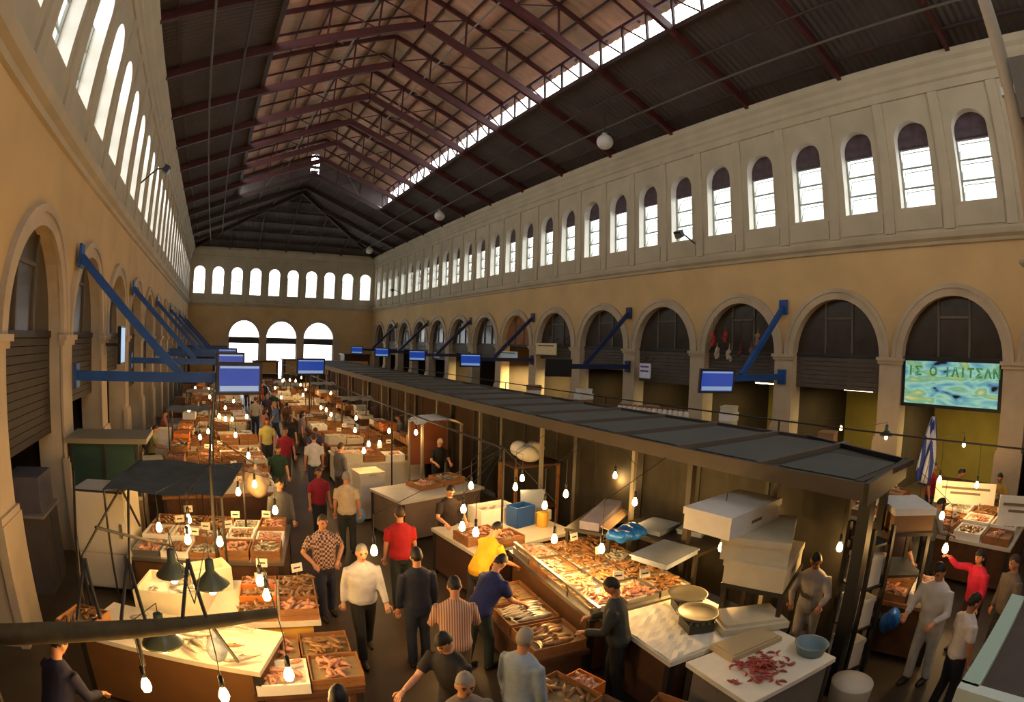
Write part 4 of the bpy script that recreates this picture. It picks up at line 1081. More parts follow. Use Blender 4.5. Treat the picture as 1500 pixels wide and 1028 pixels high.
MB().box((-.04, 0, .21), (.04, 2.58, .03)).build('top_rail', STEEL, gl)
# lower step toward the aisle
stall(3.75, 5.92, .8, 2.1, .55, -.1, 'low step of fish crates in front of the golden display', top=WOOD2, side=WOOD2, name='crate_stand')
for i, (dy, kd, fk, nn) in enumerate([(.72, 'wood', 'brown', 10), (.02, 'wood', 'long', 7), (-.72, 'wood', 'bluefish', 6)]):
    crate(kd, (3.75 + dy * .1, 5.92 + dy * .95, .55), .74, .64, .15, -.1, ['wooden crate of brown fish at the far end of the low step', 'wooden crate of long silvery fish on the low step', 'wooden crate of large brown fish on the low step beside the vendor'][i], None, fk, nn, True, ['brown fish in the far crate of the low step', 'long silvery fish laid side by side on the low step', 'large brown fish laid side by side on the low step'][i])
stall(3.2, 4.15, .9, .85, .45, .2, 'low stand with a yellow tub and greens beside the grey haired man', top=WOOD2, side=WOOD2, name='crate_stand')
crate('wood', (3.08, 4.12, .45), .6, .7, .2, .2, 'wooden crate of speckled fish next to the grey haired man', None, 'brown', 12)
crate('orange', (3.5, 4.25, .45), .3, .4, .16, .2, 'orange tub beside the vendor on the low stand', None, 'pink', 8)
crate('wood', (3.75, 3.15, 0), .62, .6, .62, .3, 'tall wooden crate of shellfish on the floor before the shrimp counter', None, 'brown', 16)
crate('wood', (1.0, 3.55, 0), .8, .6, .5, .3, 'open wooden crate on the floor near the aisle mouth', None, 'silver', 10)
# foam boxes stacked on a rack
rk = thing('storage_rack', 'dark rack carrying the pile of foam boxes', 'rack', (6.15, 3.85, 0), .35)
MB().b2(-.6, .6, -.42, .42, 1.36, 1.42).build('shelf', IRON, rk); MB().b2(-.6, .6, -.42, .42, .5, .54).build('shelf', IRON, rk)
for sx in (-1, 1):
    for sy in (-1, 1): MB().b2(sx * .56 - .03, sx * .56 + .03, sy * .38 - .03, sy * .38 + .03, 0, 1.36).build('leg', IRON, rk)
def foam_box(p, L, W, Hh, a, label, m=FOAM2, lid=True, lm=None, lidtilt=0):
    o = thing('foam_box', label, 'foam box', p, a)
    MB().b2(-L / 2, L / 2, -W / 2, W / 2, 0, Hh).build('box', m, o)
    if lid:
        MB().box((0, 0, Hh + .045), (L + .03, W + .03, .09), Matrix.Rotation(lidtilt, 3, 'X')).build('lid', lm or m, o)
    MB().b2(-L * .1, L * .1, -W / 2 - .004, -W / 2 + .01, Hh * .5, Hh * .7).build('hand_hole', mat('hand_hole', (120, 104, 80), .9), o)
foam_box((6.12, 3.85, 1.42), 1.12, .8, .24, .35, 'cream foam box at the bottom of the pile on the rack', FOAM2, True)
foam_box((6.12, 3.98, 1.75), 1.2, .86, .22, .5, 'wide cream foam box in the middle of the pile on the rack', FOAM2, True)
foam_box((5.9, 4.3, 2.06), 1.3, .7, .2, .1, 'white foam box on top of the pile on the rack', FOAM, True, FOAM)
lid = MB(); lid.box((0, 0, .04), (.9, .55, .08)); lid.box((0, 0, .1), (.8, .46, .05))
o = lid.build('foam_slab', FOAM2, None, False, (5.55, 3.6, .975), -.5); tag(o, 'loose foam slab lying on the white paper below the pile', 'foam slab')
# grey lids and bag on a high shelf behind the golden display
pc = gp(975, 785, 1.3); pc.x = max(pc.x, 6.6)
sh = thing('high_shelf', 'high shelf of grey trays behind the golden display', 'shelf', (pc.x, pc.y, 0), .1)
MB().b2(-.55, .55, -.9, .9, 1.28, 1.33).build('board', IRON, sh)
for sx in (-1, 1):
    for sy in (-1, 1): MB().b2(sx * .5 - .03, sx * .5 + .03, sy * .85 - .03, sy * .85 + .03, 0, 1.28).build('post', IRON, sh)
for i, (px, py, L, W, a, z) in enumerate([(962, 768, .62, .5, .25, 1.37), (1018, 772, .5, .42, .35, 1.37), (975, 808, .85, .6, .2, 1.37)]):
    p = gp(px, py, z + .04); b = MB(); b.b2(-L / 2, L / 2, -W / 2, W / 2, -.04, .02); b.b2(-L / 2 - .02, L / 2 + .02, -W / 2 - .02, W / 2 + .02, .02, .045)
    o = b.build('grey_tray', GREYLID, None, False, (p.x, p.y, z), a); tag(o, ['shallow grey tray on the high shelf next to the blue bag', 'small grey tray on the high shelf beside the white foam box', 'widest grey tray on the high shelf over the golden display'][i], 'tray')
p = gp(918, 782, 1.45); b = MB()
for k in range(18): b.ell((R.uniform(-.3, .3), R.uniform(-.12, .12), R.uniform(-.02, .09)), (R.uniform(.1, .19), R.uniform(.06, .13), R.uniform(.05, .1)), 12, 8, rz(R.uniform(0, 3)))
me = remesh(b, .025, 3); me.materials.clear(); me.materials.append(BLUEBAG)
o = obj('plastic_bag', me, None, (p.x, p.y, 1.42)); tag(o, 'bright blue plastic bag lying among the grey trays', 'bag')
p = gp(882, 752, 1.45)
ct = thing('long_carton', 'long grey violet carton sloping beside the blue bag', 'carton', (p.x, p.y, 1.33), .55)
MB().box((0, 0, .1), (1.25, .34, .16), Matrix.Rotation(-.06, 3, 'Y')).build('box', mat('violet_carton', (118, 114, 132), .8, vary=.2, scale=4), ct)
MB().box((.02, -.25, .05), (1.15, .16, .02), Matrix.Rotation(.3, 3, 'X')).build('flap', mat('carton_flap', (214, 176, 136), .8), ct)
s2 = thing('high_shelf', 'high shelf under the long grey violet carton', 'shelf', (p.x, p.y, 0), .55)
MB().b2(-.7, .7, -.4, .4, 1.28, 1.33).build('board', IRON, s2)
for sx in (-1, 1):
    for sy in (-1, 1): MB().b2(sx * .66 - .025, sx * .66 + .025, sy * .36 - .025, sy * .36 + .025, 0, 1.28).build('post', IRON, s2)
# lit white boxes and blue crate behind the golden display
stall(4.9, 8.6, 2.2, 1.5, .9, .1, 'stall with white foam boxes, a blue crate and a yellow can', top=MARBLE, side=BROWNW)
for i, (px, py, L, W, hh, kd, fk) in enumerate([(715, 745, .8, .5, .32, 'foam', 'silver'), (700, 775, .7, .5, .16, 'wood', 'pink'), (760, 795, .7, .5, .14, 'wood', 'pink'), (790, 745, .5, .4, .2, 'creamfoam', 'brown')]):
    p = gp(px, py, 1.1); crate(kd, (max(3.95, min(5.8, p.x)), max(8.05, min(9.2, p.y)), .9), L, W, hh, .1, ['white foam crate glowing beside the blue crate', 'wooden crate of pink fish below the white foam crate', 'wooden crate of pink fish next to the yellow shirt', 'cream foam crate behind the yellow can'][i], None, fk, 12)
bc = thing('blue_crate', 'blue plastic crate standing on end beside the white foam crate', 'crate', (5.35, 8.75, .9), .2)
MB().b2(-.22, .22, -.15, .15, 0, .03).build('base', BLUE, bc)
for s in (-1, 1): MB().b2(s * .22 - .012, s * .22 + .012, -.15, .15, .03, .4).build('side', BLUE, bc); MB().b2(-.22, .22, s * .15 - .012, s * .15 + .012, .03, .4).build('side', BLUE, bc)
yc = MB().lathe([(.1, 0), (.11, .02), (.11, .26), (.1, .28), (.02, .285)], 16).build('tin_can', mat('yellow_tin', (214, 160, 52), .4), None, True, (5.68, 8.5, .9)); tag(yc, 'yellow tin can beside the blue crate', 'can')
gb = MB(); gb.box((0, 0, .3), (.5, .04, .6), Matrix.Rotation(-.2, 3, 'X')); gb.box((0, .1, .02), (.46, .24, .04)); o = gb.build('grey_board', GREYLID, None, False, (5.75, 8.95, .9), -.3); tag(o, 'grey board propped up behind the yellow can', 'board')
# long white counter and cold box further back
stall(4.6, 11.6, 2.3, 1.3, 1.0, .25, 'long white topped counter with a grey brown side and a cloth', top=WHITEP, side=mat('grey_brown_panel', (126, 104, 84), .6, vary=.15, scale=2))
lay_crates(4.9, 11.85, 1.3, .7, 1.0, .25, 2, 1, ['wood', 'foam'], ['pink', 'silver'], 'the long white topped counter', 'crates on the white topped counter', 12)
cb2 = thing('cold_box', 'white upright cold box with a lid at the aisle end of the white counter', 'cold box', (3.55, 12.9, 0), .1)
MB().b2(-.3, .3, -.28, .28, .06, 1.1).build('body', WHITEP, cb2); MB().b2(-.33, .33, -.31, .31, 1.1, 1.2).build('lid', FOAM2, cb2); MB().b2(-.28, .28, -.26, .26, 0, .06).build('base', BLACK, cb2); MB().b2(-.1, .1, -.33, -.31, 1.13, 1.17).build('handle', STEEL, cb2)
# tarpaulin kiosk and white sack
tk = thing('tarp_kiosk', 'small kiosk under a white tarpaulin beside the long canopy', 'kiosk', (5.75, 14.0, 0), 0)
mb = MB(); V = []; n = 10
for i in range(n + 1):
    for j in range(n + 1): V.append((-.6 + 1.2 * i / n, -.55 + 1.1 * j / n, 2.15 + .16 * math.sin(PI * i / n) + .03 * math.sin(j * 1.3 + i)))
mb.add(V, [(i * (n + 1) + j, (i + 1) * (n + 1) + j, (i + 1) * (n + 1) + j + 1, i * (n + 1) + j + 1) for i in range(n) for j in range(n)]); mb.build('tarpaulin', FOAM, tk, True)
for sx in (-1, 1):
    for sy in (-1, 1): MB().b2(sx * .56 - .03, sx * .56 + .03, sy * .5 - .03, sy * .5 + .03, 0, 2.18).build('post', GREYPIPE, tk)
MB().b2(-.54, .54, .44, .47, .9, 2.1).build('back_panel', mat('orange_panel', (112, 58, 32), .7), tk)
p = gp(776, 660, 1.9); b = MB()
for k in range(7): b.ell((R.uniform(-.2, .2), R.uniform(-.15, .15), R.uniform(0, .15)), (R.uniform(.2, .3), R.uniform(.16, .24), R.uniform(.14, .22)), 12, 8)
me = remesh(b, .03, 3); me.materials.clear(); me.materials.append(FOAM)
o = obj('sack', me, None, (p.x, p.y, 1.8)); tag(o, 'bulging white sack on a high shelf beside the long canopy', 'sack')
s3 = thing('high_shelf', 'high wooden shelf carrying the white sack', 'shelf', (p.x, p.y, 0), 0)
MB().b2(-.6, .6, -.4, .4, 1.6, 1.64).build('board', WOOD2, s3); MB().b2(-.6, .6, -.38, .38, .6, .64).build('board', WOOD2, s3)
for sx in (-1, 1):
    for sy in (-1, 1): MB().b2(sx * .56 - .03, sx * .56 + .03, sy * .36 - .03, sy * .36 + .03, 0, 1.6).build('post', WOOD, s3)

# ================================================================ right-hand side
stall(8.15, 2.35, 1.1, 1.0, .92, .2, 'small cluttered stall of orange trays in front of the white coated man', top=WOOD, side=WOOD2)
lay_crates(8.15, 2.35, 1.05, .95, .92, .2, 2, 2, ['wood', 'foam'], ['pink', 'brown'], 'the small stall before the white coat', 'crates before the white coat', 14)
bb_ = MB()
for k in range(5): bb_.ell((R.uniform(-.08, .08), R.uniform(-.06, .06), R.uniform(-.08, .1)), (.13, .1, .16), 12, 8)
me = remesh(bb_, .02, 3); me.materials.clear(); me.materials.append(BLUEBAG)
p = gp(1296, 925, .75); o = obj('plastic_bag', me, None, (7.42, 2.35, .72)); tag(o, 'blue plastic bag hanging at the side of the small cluttered stall', 'bag')
p = gp(1328, 735, 2.33)
r2 = thing('storage_rack', 'narrow dark rack under a single foam box beside the canopy end', 'rack', (p.x, p.y, 0), .75)
MB().b2(-.38, .38, -.32, .32, 1.95, 2.0).build('shelf', IRON, r2); MB().b2(-.36, .36, -.3, .3, 1.35, 1.39).build('shelf', IRON, r2); MB().b2(-.36, .36, -.3, .3, .7, .74).build('shelf', IRON, r2)
for sx in (-1, 1):
    for sy in (-1, 1): MB().b2(sx * .34 - .025, sx * .34 + .025, sy * .28 - .025, sy * .28 + .025, 0, 1.95).build('leg', IRON, r2)
foam_box((p.x, p.y, 2.0), .74, .62, .24, .75, 'single foam box with a grey white lid on the narrow rack', mat('brown_carton', (140, 104, 70), .8), True, FOAM)
# stalls along the right arcade
right_st = [(12.7, 2.3, 3.0, 2.0), (12.7, 5.6, 3.0, 2.2), (12.7, 9.2, 2.8, 2.2), (12.7, 13.0, 2.8, 2.2), (12.7, 17.0, 2.8, 2.2), (12.7, 21.0, 2.8, 2.2), (12.7, 25.0, 2.8, 2.2), (12.7, 29, 2.8, 2.2)]
for i, (x, y, L, W) in enumerate(right_st):
    stall(x, y, L, W, .92, 0, 'brightly lit stall with white cards before the cyan sign' if i == 0 else 'fish stall in the row along the right-hand arcade', None if i == 0 else 'right-hand row of stalls', MARBLE, WOOD2)
    lay_crates(x, y, L - .1, W - .1, .92, 0, 4 if i < 2 else 3, 3 if i < 2 else 2, ['wood', 'foam', 'wood'], ['pink', 'brown', 'silver'], 'the stall with white cards' if i == 0 else 'the row along the right-hand arcade', 'crates along the right-hand arcade', 14 if i < 2 else 8, (.14, .2))
for i, (px, py, L, hh) in enumerate([(1415, 716, 1.5, .5), (1492, 745, .9, .6)]):
    p = gp(px, py, 1.45)
    p.x = min(max(p.x, 11.6), 14.1); p.y = min(max(p.y, 1.4), 3.2)
    o = thing('white_card', ['long white card with two printed lines standing on the brightly lit stall', 'tall white card beside the long one on the brightly lit stall'][i], 'card', (p.x, p.y, 1.1), -1.25)
    MB().box((0, 0, hh / 2), (L, .03, hh), Matrix.Rotation(-.15, 3, 'X')).build('card', PAPER, o)
    for k in range(2): MB().box((0, -.02 - .0, hh * (.72 - .22 * k)), (L * (.8 - .3 * k), .012, .05), Matrix.Rotation(-.15, 3, 'X')).build('print_line', mat('card_print', (120, 104, 84), .8), o)
    MB().b2(-.04, .04, -.02, .14, 0, .04).build('foot', WOOD, o)
# flag
v = ray(1358, 640); t = 13.6 / v.x
fl = thing('furled_flag', 'furled blue and white striped flag on a slanting pole before the cyan sign', 'flag', (13.6, v.y * t, 0))
MB().tube([(-.2, -.05, 0), (.0, 0, 1.4), (.12, -.12, 3.15)], .018, 8).build('pole', WOOD2, fl)
mb = MB(); rows = []
for i in range(17):
    w = i / 16; z = 2.95 - 1.6 * w; rr_ = .05 + .17 * math.sin(PI * min(w * .75, 1)); row = []
    for k in range(24):
        a = 2 * PI * k / 24; f_ = rr_ * (1 + .35 * math.sin(5 * a + 3 * w)); row.append((.1 - .1 * w + math.cos(a) * f_, -.1 + .1 * w + math.sin(a) * f_ * .8, z - .1 * math.cos(a) * w))
    rows.append(row)
mb.rings(rows); mb.build('cloth', pattern('flag_stripes', 'X', (36, 60, 130), (180, 184, 200), 2.2), fl, True)
# standing goods and hanging clutter in the third arch
hg = [((1045, 500), (190, 60, 40)), ((1062, 497), (176, 48, 36)), ((1110, 500), (150, 120, 84)), ((1050, 520), (190, 170, 140)), ((1085, 515), (90, 40, 36)), ((1068, 522), (200, 180, 150)), ((1100, 520), (120, 90, 70))]
for i, (q, c) in enumerate(hg):
    v = ray(*q); t = (XR - .12) / v.x; p = Vector((XR - .12, v.y * t, H + v.z * t))
    b = MB(); b.tube([(0, 0, .5), (0, 0, .2)], [.02, .04], 6)
    for _k in range(7): b.ell((R.uniform(-.1, .1), R.uniform(-.04, .04), R.uniform(-.15, .25)), (R.uniform(.05, .1), R.uniform(.05, .08), R.uniform(.05, .12)), 8, 6)
    _me = remesh(b, .03, 2); b = MB(); b.v = [tuple(v_.co) for v_ in _me.vertices]; b.f = [tuple(f_.vertices) for f_ in _me.polygons]; b.mi = [0] * len(b.f)
    o = thing('hanging_bundle', 'small bundle hung in the arch behind the nearest right-hand screen', 'bundle', p, 0, 'bundles hung in an arch')
    b.build('bundle', mat('bundle_%d' % i, c, .8, vary=.3, scale=12), o, True); MB().tube([(0, 0, .48), (.0, 0, .48 + (5.75 - p.z - .48) * .6), (.36, 0, 5.75 - p.z)], .008, 5).build('string', BLACK, o)
# shop interiors: tube lamps inside the right arcade
for i, k in enumerate((0, 1, 2, 3, 4, 5, 6, 8)):
    y = 4.475 + 4 * k; w = {0: 90, 1: 60, 2: 60, 3: 40, 4: 40, 5: 240, 6: 900, 8: 160}[k]
    o = thing('tube_lamp', 'tube lamp inside the %s shop of the right-hand arcade, counted from the cyan sign' % ord_[k], 'lamp', (XR + 2.0, y, 3.1), 0, 'shop tube lamps')
    MB().b2(-.05, .05, -.62, .62, .03, .08).build('fitting', WHITEP, o); MB().tube([(0, -.58, 0), (0, .58, 0)], .02, 8).build('tube', TUBEGL, o)
    for s in (-1, 1): MB().tube([(0, s * .5, .08), (0, s * .5, 3.5)], .01, 5).build('hanger', BLACK, o)
    a = light(o, (0, 0, -.06), w, (255, 226, 150), kind='AREA', size=(.1, 1.1))
# shelving of the golden shop
gs = thing('shop_shelving', 'golden lit shelves inside an arch under the long cream board', 'shelving', (XR + 3.9, 28.4, 0))
for k in range(4): MB().b2(-.2, .2, -1.5, 1.5, .5 + .7 * k, .54 + .7 * k).build('shelf', WOOD, gs)
for y in (-1.5, 0, 1.5): MB().b2(-.2, .2, y - .03, y + .03, 0, 2.7).build('upright', WOOD, gs)
MB().b2(.2, .24, -1.5, 1.5, 0, 2.75).build('back', mat('golden_back', (196, 150, 70), .7, vary=.15), gs)

# ================================================================ bulbs
LB = [(423, 987, 30), (328, 1017, 30), (214, 1003, 26), (391, 871, 22), (381, 850, 18), (233, 772, 14), (276, 760, 14), (275, 776, 14), (275, 790, 14), (322, 793, 18), (373, 709, 22), (403, 747, 18), (349, 720, 18), (345, 637, 16), (340, 614, 16), (305, 632, 14), (330, 597, 14), (364, 667, 18), (256, 693, 14), (268, 694, 14), (286, 568, 10), (293, 640, 10), (310, 655, 10)]
left_lab = {0: 'bare bulb over the white foam crate of pink fish', 1: 'bare bulb hanging low in front of the brown fronted counter', 2: 'bare bulb beside the small golden lit stand', 3: 'bare bulb over the orange fish, lower of a pair', 4: 'bare bulb over the orange fish, upper of a pair'}
for i, (px, py, w) in enumerate(LB):
    z = 1.55 if i < 3 else 1.7
    p = gp(px, py, z)
    if i < 5: q = Vector((p.x, p.y, 0)); tt = max(0, min(1, ((p - ba).dot(bb - ba)) / (bb - ba).length_squared)); rp_ = ba.lerp(bb, tt)
    else: rp_ = railpt(p, -.15)
    bulb(px, py, z, w, left_lab.get(i, 'bare bulb hanging over the left-hand row of stalls'), None if i < 5 else 'bulbs over the left-hand row', rp_, False, p)
MBU = [(548, 806, 4), (690, 711, 16), (679, 745, 16), (677, 771, 16), (697, 779, 16), (755, 713, 20), (798, 740, 24), (812, 789, 80), (829, 723, 14), (881, 803, 70), (901, 696, 20), (570, 631, 16), (556, 649, 14), (540, 650, 14), (478, 600, 14), (470, 597, 12), (485, 607, 12), (533, 660, 14), (412, 582, 10), (403, 568, 10), (520, 630, 14), (765, 700, 14), (930, 735, 12)]
for i, (px, py, w) in enumerate(MBU):
    z = 1.75; p = gp(px, py, z); s1 = i in (7, 9)
    if s1: z = 1.6; p = gp(px, py, z)
    rp_ = Vector((min(6.3, p.x + 1.2), p.y, 2.78)) if (p.x > 4.6 and p.y < 9) else railpt(p, 4.75, y0=8.4)
    if p.x > 4.6 and p.y < 9: rp_ = Vector((CX0, max(p.y, CY0 + .1), CZ - .12))
    lab = 'bulb hanging close over the golden trays' if i == 7 else 'bulb at the far edge of the golden trays' if i == 9 else 'bare bulb hanging over the middle row of stalls'
    bulb(px, py, z, w, lab, None if s1 else 'bulbs over the middle row', rp_, False, p)
for i, (px, py, w, lab) in enumerate([(1057, 801, 70, 'bare bulb beside the pile of foam boxes'), (1230, 801, 16, 'bare bulb behind the pile of foam boxes, under the canopy')]):
    p = gp(px, py, 1.7); bulb(px, py, 1.7, w, lab, None, Vector((max(CX0, p.x), max(p.y, CY0 + .1), CZ - .12)), False, p)
for i, (px, py, w) in enumerate([(1385, 803, 24), (1490, 705, 40), (1468, 720, 30), (1412, 651, 16), (1232, 627, 12), (1298, 640, 12), (1380, 755, 14)]):
    z = 1.8 if i < 3 or i == 6 else 2.15
    p = gp(px, py, z)
    if i in (1, 2): p = Vector((12.5, 1.6 + .9 * i, 1.75))
    far_rail = p.x > 10
    bulb(px, py, z, w, ['bare bulb above the white coated man', 'bulb over the white cards', 'second bulb over the white cards', 'bulb before the shop below the cyan sign', 'bulb in front of the second arch', 'shaded bulb against the pier beside the cyan sign', 'bulb beside the grey vendor'][i], None, Vector((12.4, max(.8, p.y), 2.6)) if far_rail else Vector((min(max(p.x, CX0), CX1), max(p.y, CY0), CZ - .1)), i == 5, p)

# ================================================================ people
CHECK = pattern('check_cloth', 'check', (176, 148, 128), (84, 48, 48), 26)
STRIPE = pattern('stripe_cloth', 'X', (190, 164, 142), (146, 92, 68), 11)
NAVY, BLK, KHAKI, DENIM = (30, 38, 78), (26, 24, 24), (110, 92, 66), (52, 62, 84)
person((473, 754), PI * .95, 'hips', CHECK, (44, 44, 60), 'man in a checked shirt standing in the aisle with hands on hips', 'brown', girth=1.1, skin=1)
person((530, 797), PI, 'walk', (206, 200, 196), BLK, 'grey haired man in a white shirt and black trousers walking up the aisle', 'grey', sleeve='long', girth=1.1, skin=0)
person((585, 741), .15, 'stand', (168, 22, 28), (44, 48, 44), 'broad man in a red shirt seen from behind', 'brown', girth=1.1)
person((609, 801), .1, 'stand', (28, 32, 48), (34, 38, 54), 'man in dark navy seen from behind, next to the red shirt', 'black', sleeve='long', girth=1.0)
person((665, 843), .35, 'work', STRIPE, KHAKI, 'man in a striped beige shirt seen from behind', 'black', sleeve='long', girth=1.1)
person((740, 812), 1.3, 'lean', (34, 42, 92), (40, 52, 48), 'man in a navy polo shirt bending over the crates', 'black', girth=1.1)
person((733, 765), 1.3, 'lean', (222, 160, 26), (60, 56, 60), 'person in a yellow shirt bending over the golden trays', 'black')
person((645, 929), -2.1, 'reach', (38, 34, 36), (40, 40, 48), 'young man in a black shirt stretching out one arm', 'black', skin=0)
person((682, 986), PI + .2, 'stand', (126, 116, 104), KHAKI, 'grey haired man with a bare forehead next to the black shirt', 'grey', skin=1)
person((771, 919), 1.2, 'stand', (146, 160, 172), (92, 92, 96), 'grey haired man in a pale blue grey shirt looking at the crates', 'grey', sleeve='long', skin=1, girth=1.1)
person((890, 846), -.75, 'work', (52, 56, 52), (20, 20, 22), 'vendor in a dark jacket between the golden trays and the papered counter', 'black', sleeve='long', girth=1.1, skin=2)
person((662, 712), PI, 'work', (48, 36, 34), (40, 40, 46), 'vendor in a dark shirt standing behind the white topped counter', 'black', skin=0)
person((467, 684), PI - .2, 'stand', (140, 26, 44), (40, 42, 44), 'woman in a maroon top walking beside the beige shirt', 'brown', 'long', skin=2, height=1.66)
person((507, 690), .3, 'stand', (196, 172, 138), (44, 46, 40), 'man in a beige shirt carrying a blue bag', 'grey', girth=1.1)
bgm = MB().ell((0, 0, -.16), (.13, .07, .17), 12, 8); bgm.tube([(0, 0, -.02), (0, 0, .05)], [.03, .02], 6)
pp = gp(530, 748, .8); o = bgm.build('carrier_bag', mat('pale_blue_bag', (110, 150, 190), .4, vary=.2, scale=14, bump=.4), None, True, gp(527, 745, .72)); tag(o, 'pale blue carrier bag held by the man in the beige shirt', 'bag')
person((92, 926), .6, 'slump', (30, 28, 52), (26, 26, 32), 'man in a dark navy jacket beside the small golden lit stand', 'black', sleeve='long', girth=1.1, skin=1)
person((494, 1003), .2, 'stand', (30, 28, 28), (30, 30, 34), 'dark haired person standing at the mouth of the aisle', 'black', skin=1)
person(None, -PI / 2 + .2, 'work', (196, 192, 186), (186, 180, 170), 'man in a white coat and white trousers at the small cluttered stall', 'black', sleeve='long', skin=1, girth=1.1, at=(7.3, 1.7, 0), height=1.84)
person((1437, 805), -1.0, 'point', (206, 36, 72), (60, 40, 44), 'woman in a bright magenta blouse raising one arm', 'black', 'long', sleeve='long', skin=1, height=1.66)
person((1432, 868), 2.4, 'stand', (206, 198, 192), (28, 28, 38), 'person in a white T-shirt and black trousers beside the magenta blouse', 'black', skin=2, height=1.68)
person((1488, 812), -.8, 'stand', (112, 100, 90), (60, 56, 54), 'man in a grey brown shirt behind the magenta blouse', 'brown', sleeve='long')
person((1384, 730), 2.6, 'work', (126, 122, 114), (70, 66, 62), 'vendor in a grey shirt behind the single foam box', 'black', sleeve='long')
person((1196, 812), -1.9, 'work', (176, 168, 160), (170, 160, 150), 'vendor in a pale grey shirt working behind the foam pile', 'black', sleeve='long', skin=1)
person(None, -2.4, 'work', (60, 44, 42), (40, 38, 40), 'person in a dark brown top behind the small cluttered stall', 'black', at=(9.1, 3.1, 0), skin=0)
person(None, PI, 'stand', (166, 24, 36), (40, 40, 48), 'man in a dark red shirt standing before the cyan sign shop', 'brown', at=(14.6, 4.2, 0), skin=0)
person(None, PI - .4, 'work', (120, 44, 40), (40, 40, 48), 'dark haired vendor in a brick red top behind the white cards', 'black', at=(14.3, 3.45, 0), skin=1)
person(None, -1.6, 'work', (196, 150, 60), (60, 56, 50), 'person in a mustard shirt at the brightly lit stall', 'black', at=(14.6, 2.3, 0), skin=1)
person((646, 643), PI, 'work', (30, 28, 30), (24, 24, 26), 'man in black clothes standing in the tarpaulin kiosk', 'white', skin=0)
person((500, 648), 1.2, 'stand', (96, 90, 92), (60, 54, 52), 'person in a grey shirt at the middle row beside the bulbs', 'brown', sleeve='long')
person((410, 700), PI - .3, 'stand', (96, 92, 84), (70, 64, 58), 'person in a drab olive jacket at the edge of the left-hand row', 'black', sleeve='long')
# crowd further along the aisle
cols = [((40, 66, 44), 'dark green'), ((206, 200, 196), 'white'), ((150, 30, 44), 'crimson'), ((60, 60, 96), 'slate blue'), ((180, 170, 96), 'pale yellow'), ((36, 34, 36), 'black'), ((120, 110, 120), 'grey violet'), ((196, 120, 100), 'salmon'), ((90, 120, 160), 'light blue'), ((110, 80, 60), 'brown'), ((170, 164, 150), 'stone grey'), ((64, 44, 70), 'plum')]
spots = [(1.5, 14.2), (2.6, 15.0), (2.0, 16.6), (3.0, 17.4), (1.6, 18.3), (2.5, 19.4), (3.1, 20.6), (1.8, 21.4), (2.4, 23.0), (3.0, 24.6), (1.7, 25.4), (2.4, 27.2), (2.9, 29.0), (2.0, 31.0), (2.6, 33.5), (1.9, 36.0), (2.7, 39.0), (2.1, 42.5)]
for i, (x, y) in enumerate(spots):
    c, nm = cols[i % 12]
    person(None, R.choice([0, PI, PI, .3, 1.4, -1.4]), ['walk', 'stand', 'walk', 'lean', 'stand', 'walk'][i % 6], c, R.choice([(36, 36, 44), (50, 54, 72), (90, 80, 64)]),
           'person in a %s top %s' % (nm, 'in the crowd along the aisle' if i < 12 else 'far down the aisle near the end wall'), R.choice(['black', 'brown', 'grey']), R.choice(['short', 'short', 'long']), 'short', 1.0, R.choice([0, 1, 2]), R.uniform(1.62, 1.8), 'crowd in the aisle', (x, y, 0))
for i, (x, y) in enumerate([(10.2, 7.5), (9.8, 10.5), (10.6, 14.0), (10.0, 18.0), (10.4, 22.0)]):
    c, nm = cols[(i * 5 + 2) % 12]
    person(None, R.uniform(0, 6.2), 'stand', c, (40, 40, 48), 'person in a %s top in the passage behind the long canopy' % nm, R.choice(['black', 'brown']), at=(x, y, 0), group='people behind the canopy')
for i, (x, y) in enumerate([(-2.1, 13.6), (-2.1, 17.1), (-2.1, 20.7), (6.5, 16.3), (6.5, 19.0)]):
    c, nm = cols[(i * 3 + 1) % 12]
    person(None, (1.4 if x < 0 else -1.4), 'work', c, (40, 40, 48), 'vendor in a %s top behind %s' % (nm, 'the left-hand row of stalls' if x < 0 else 'the middle row of stalls'), R.choice(['black', 'brown']), at=(x, y, 0), group='vendors behind the rows')

# ================================================================ more clutter among the rows
def price_card(p, a, label, group):
    o = thing('price_card', label, 'price card', p, a, group)
    MB().b2(-.005, .005, -.004, .004, 0, .2).build('stick', WOOD, o); MB().box((0, -.008, .24), (.16, .008, .12), Matrix.Rotation(-.2, 3, 'X')).build('card', PAPER, o)
    MB().box((0, -.014, .24), (.1, .004, .02), Matrix.Rotation(-.2, 3, 'X')).build('figure_line', BLACK, o)
for (x, y, L, W, z, n, where) in [(5.12, 6.15, 1.4, 2.3, 1.0, 5, 'the long golden display'), (-.2, 9.5, 2.2, 1.6, 1.0, 7, 'the wide stall under rows of bulbs'), (.62, 7.0, .9, 1.1, 1.0, 3, 'the stall with the yellow panel'), (12.7, 2.3, 2.6, 1.7, 1.05, 5, 'the stall with white cards')]:
    for k in range(n): price_card((x + R.uniform(-.5, .5) * L, y + R.uniform(-.5, .5) * W, z), R.uniform(-.5, .5), 'small white price card stuck among the fish of ' + where, 'price cards')
for i in range(9):
    y = 13.4 + 2.9 * i
    for k in range(2): price_card((R.uniform(-1, 1), y + R.uniform(-.7, .7), 1.02), R.uniform(-.4, .4), 'small white price card on the left-hand row of stalls', 'price cards')
    for k in range(2): price_card((R.uniform(3.8, 5.6), y + 2.6 + R.uniform(-.7, .7), 1.04), R.uniform(-.4, .4), 'small white price card on the middle row of stalls', 'price cards')
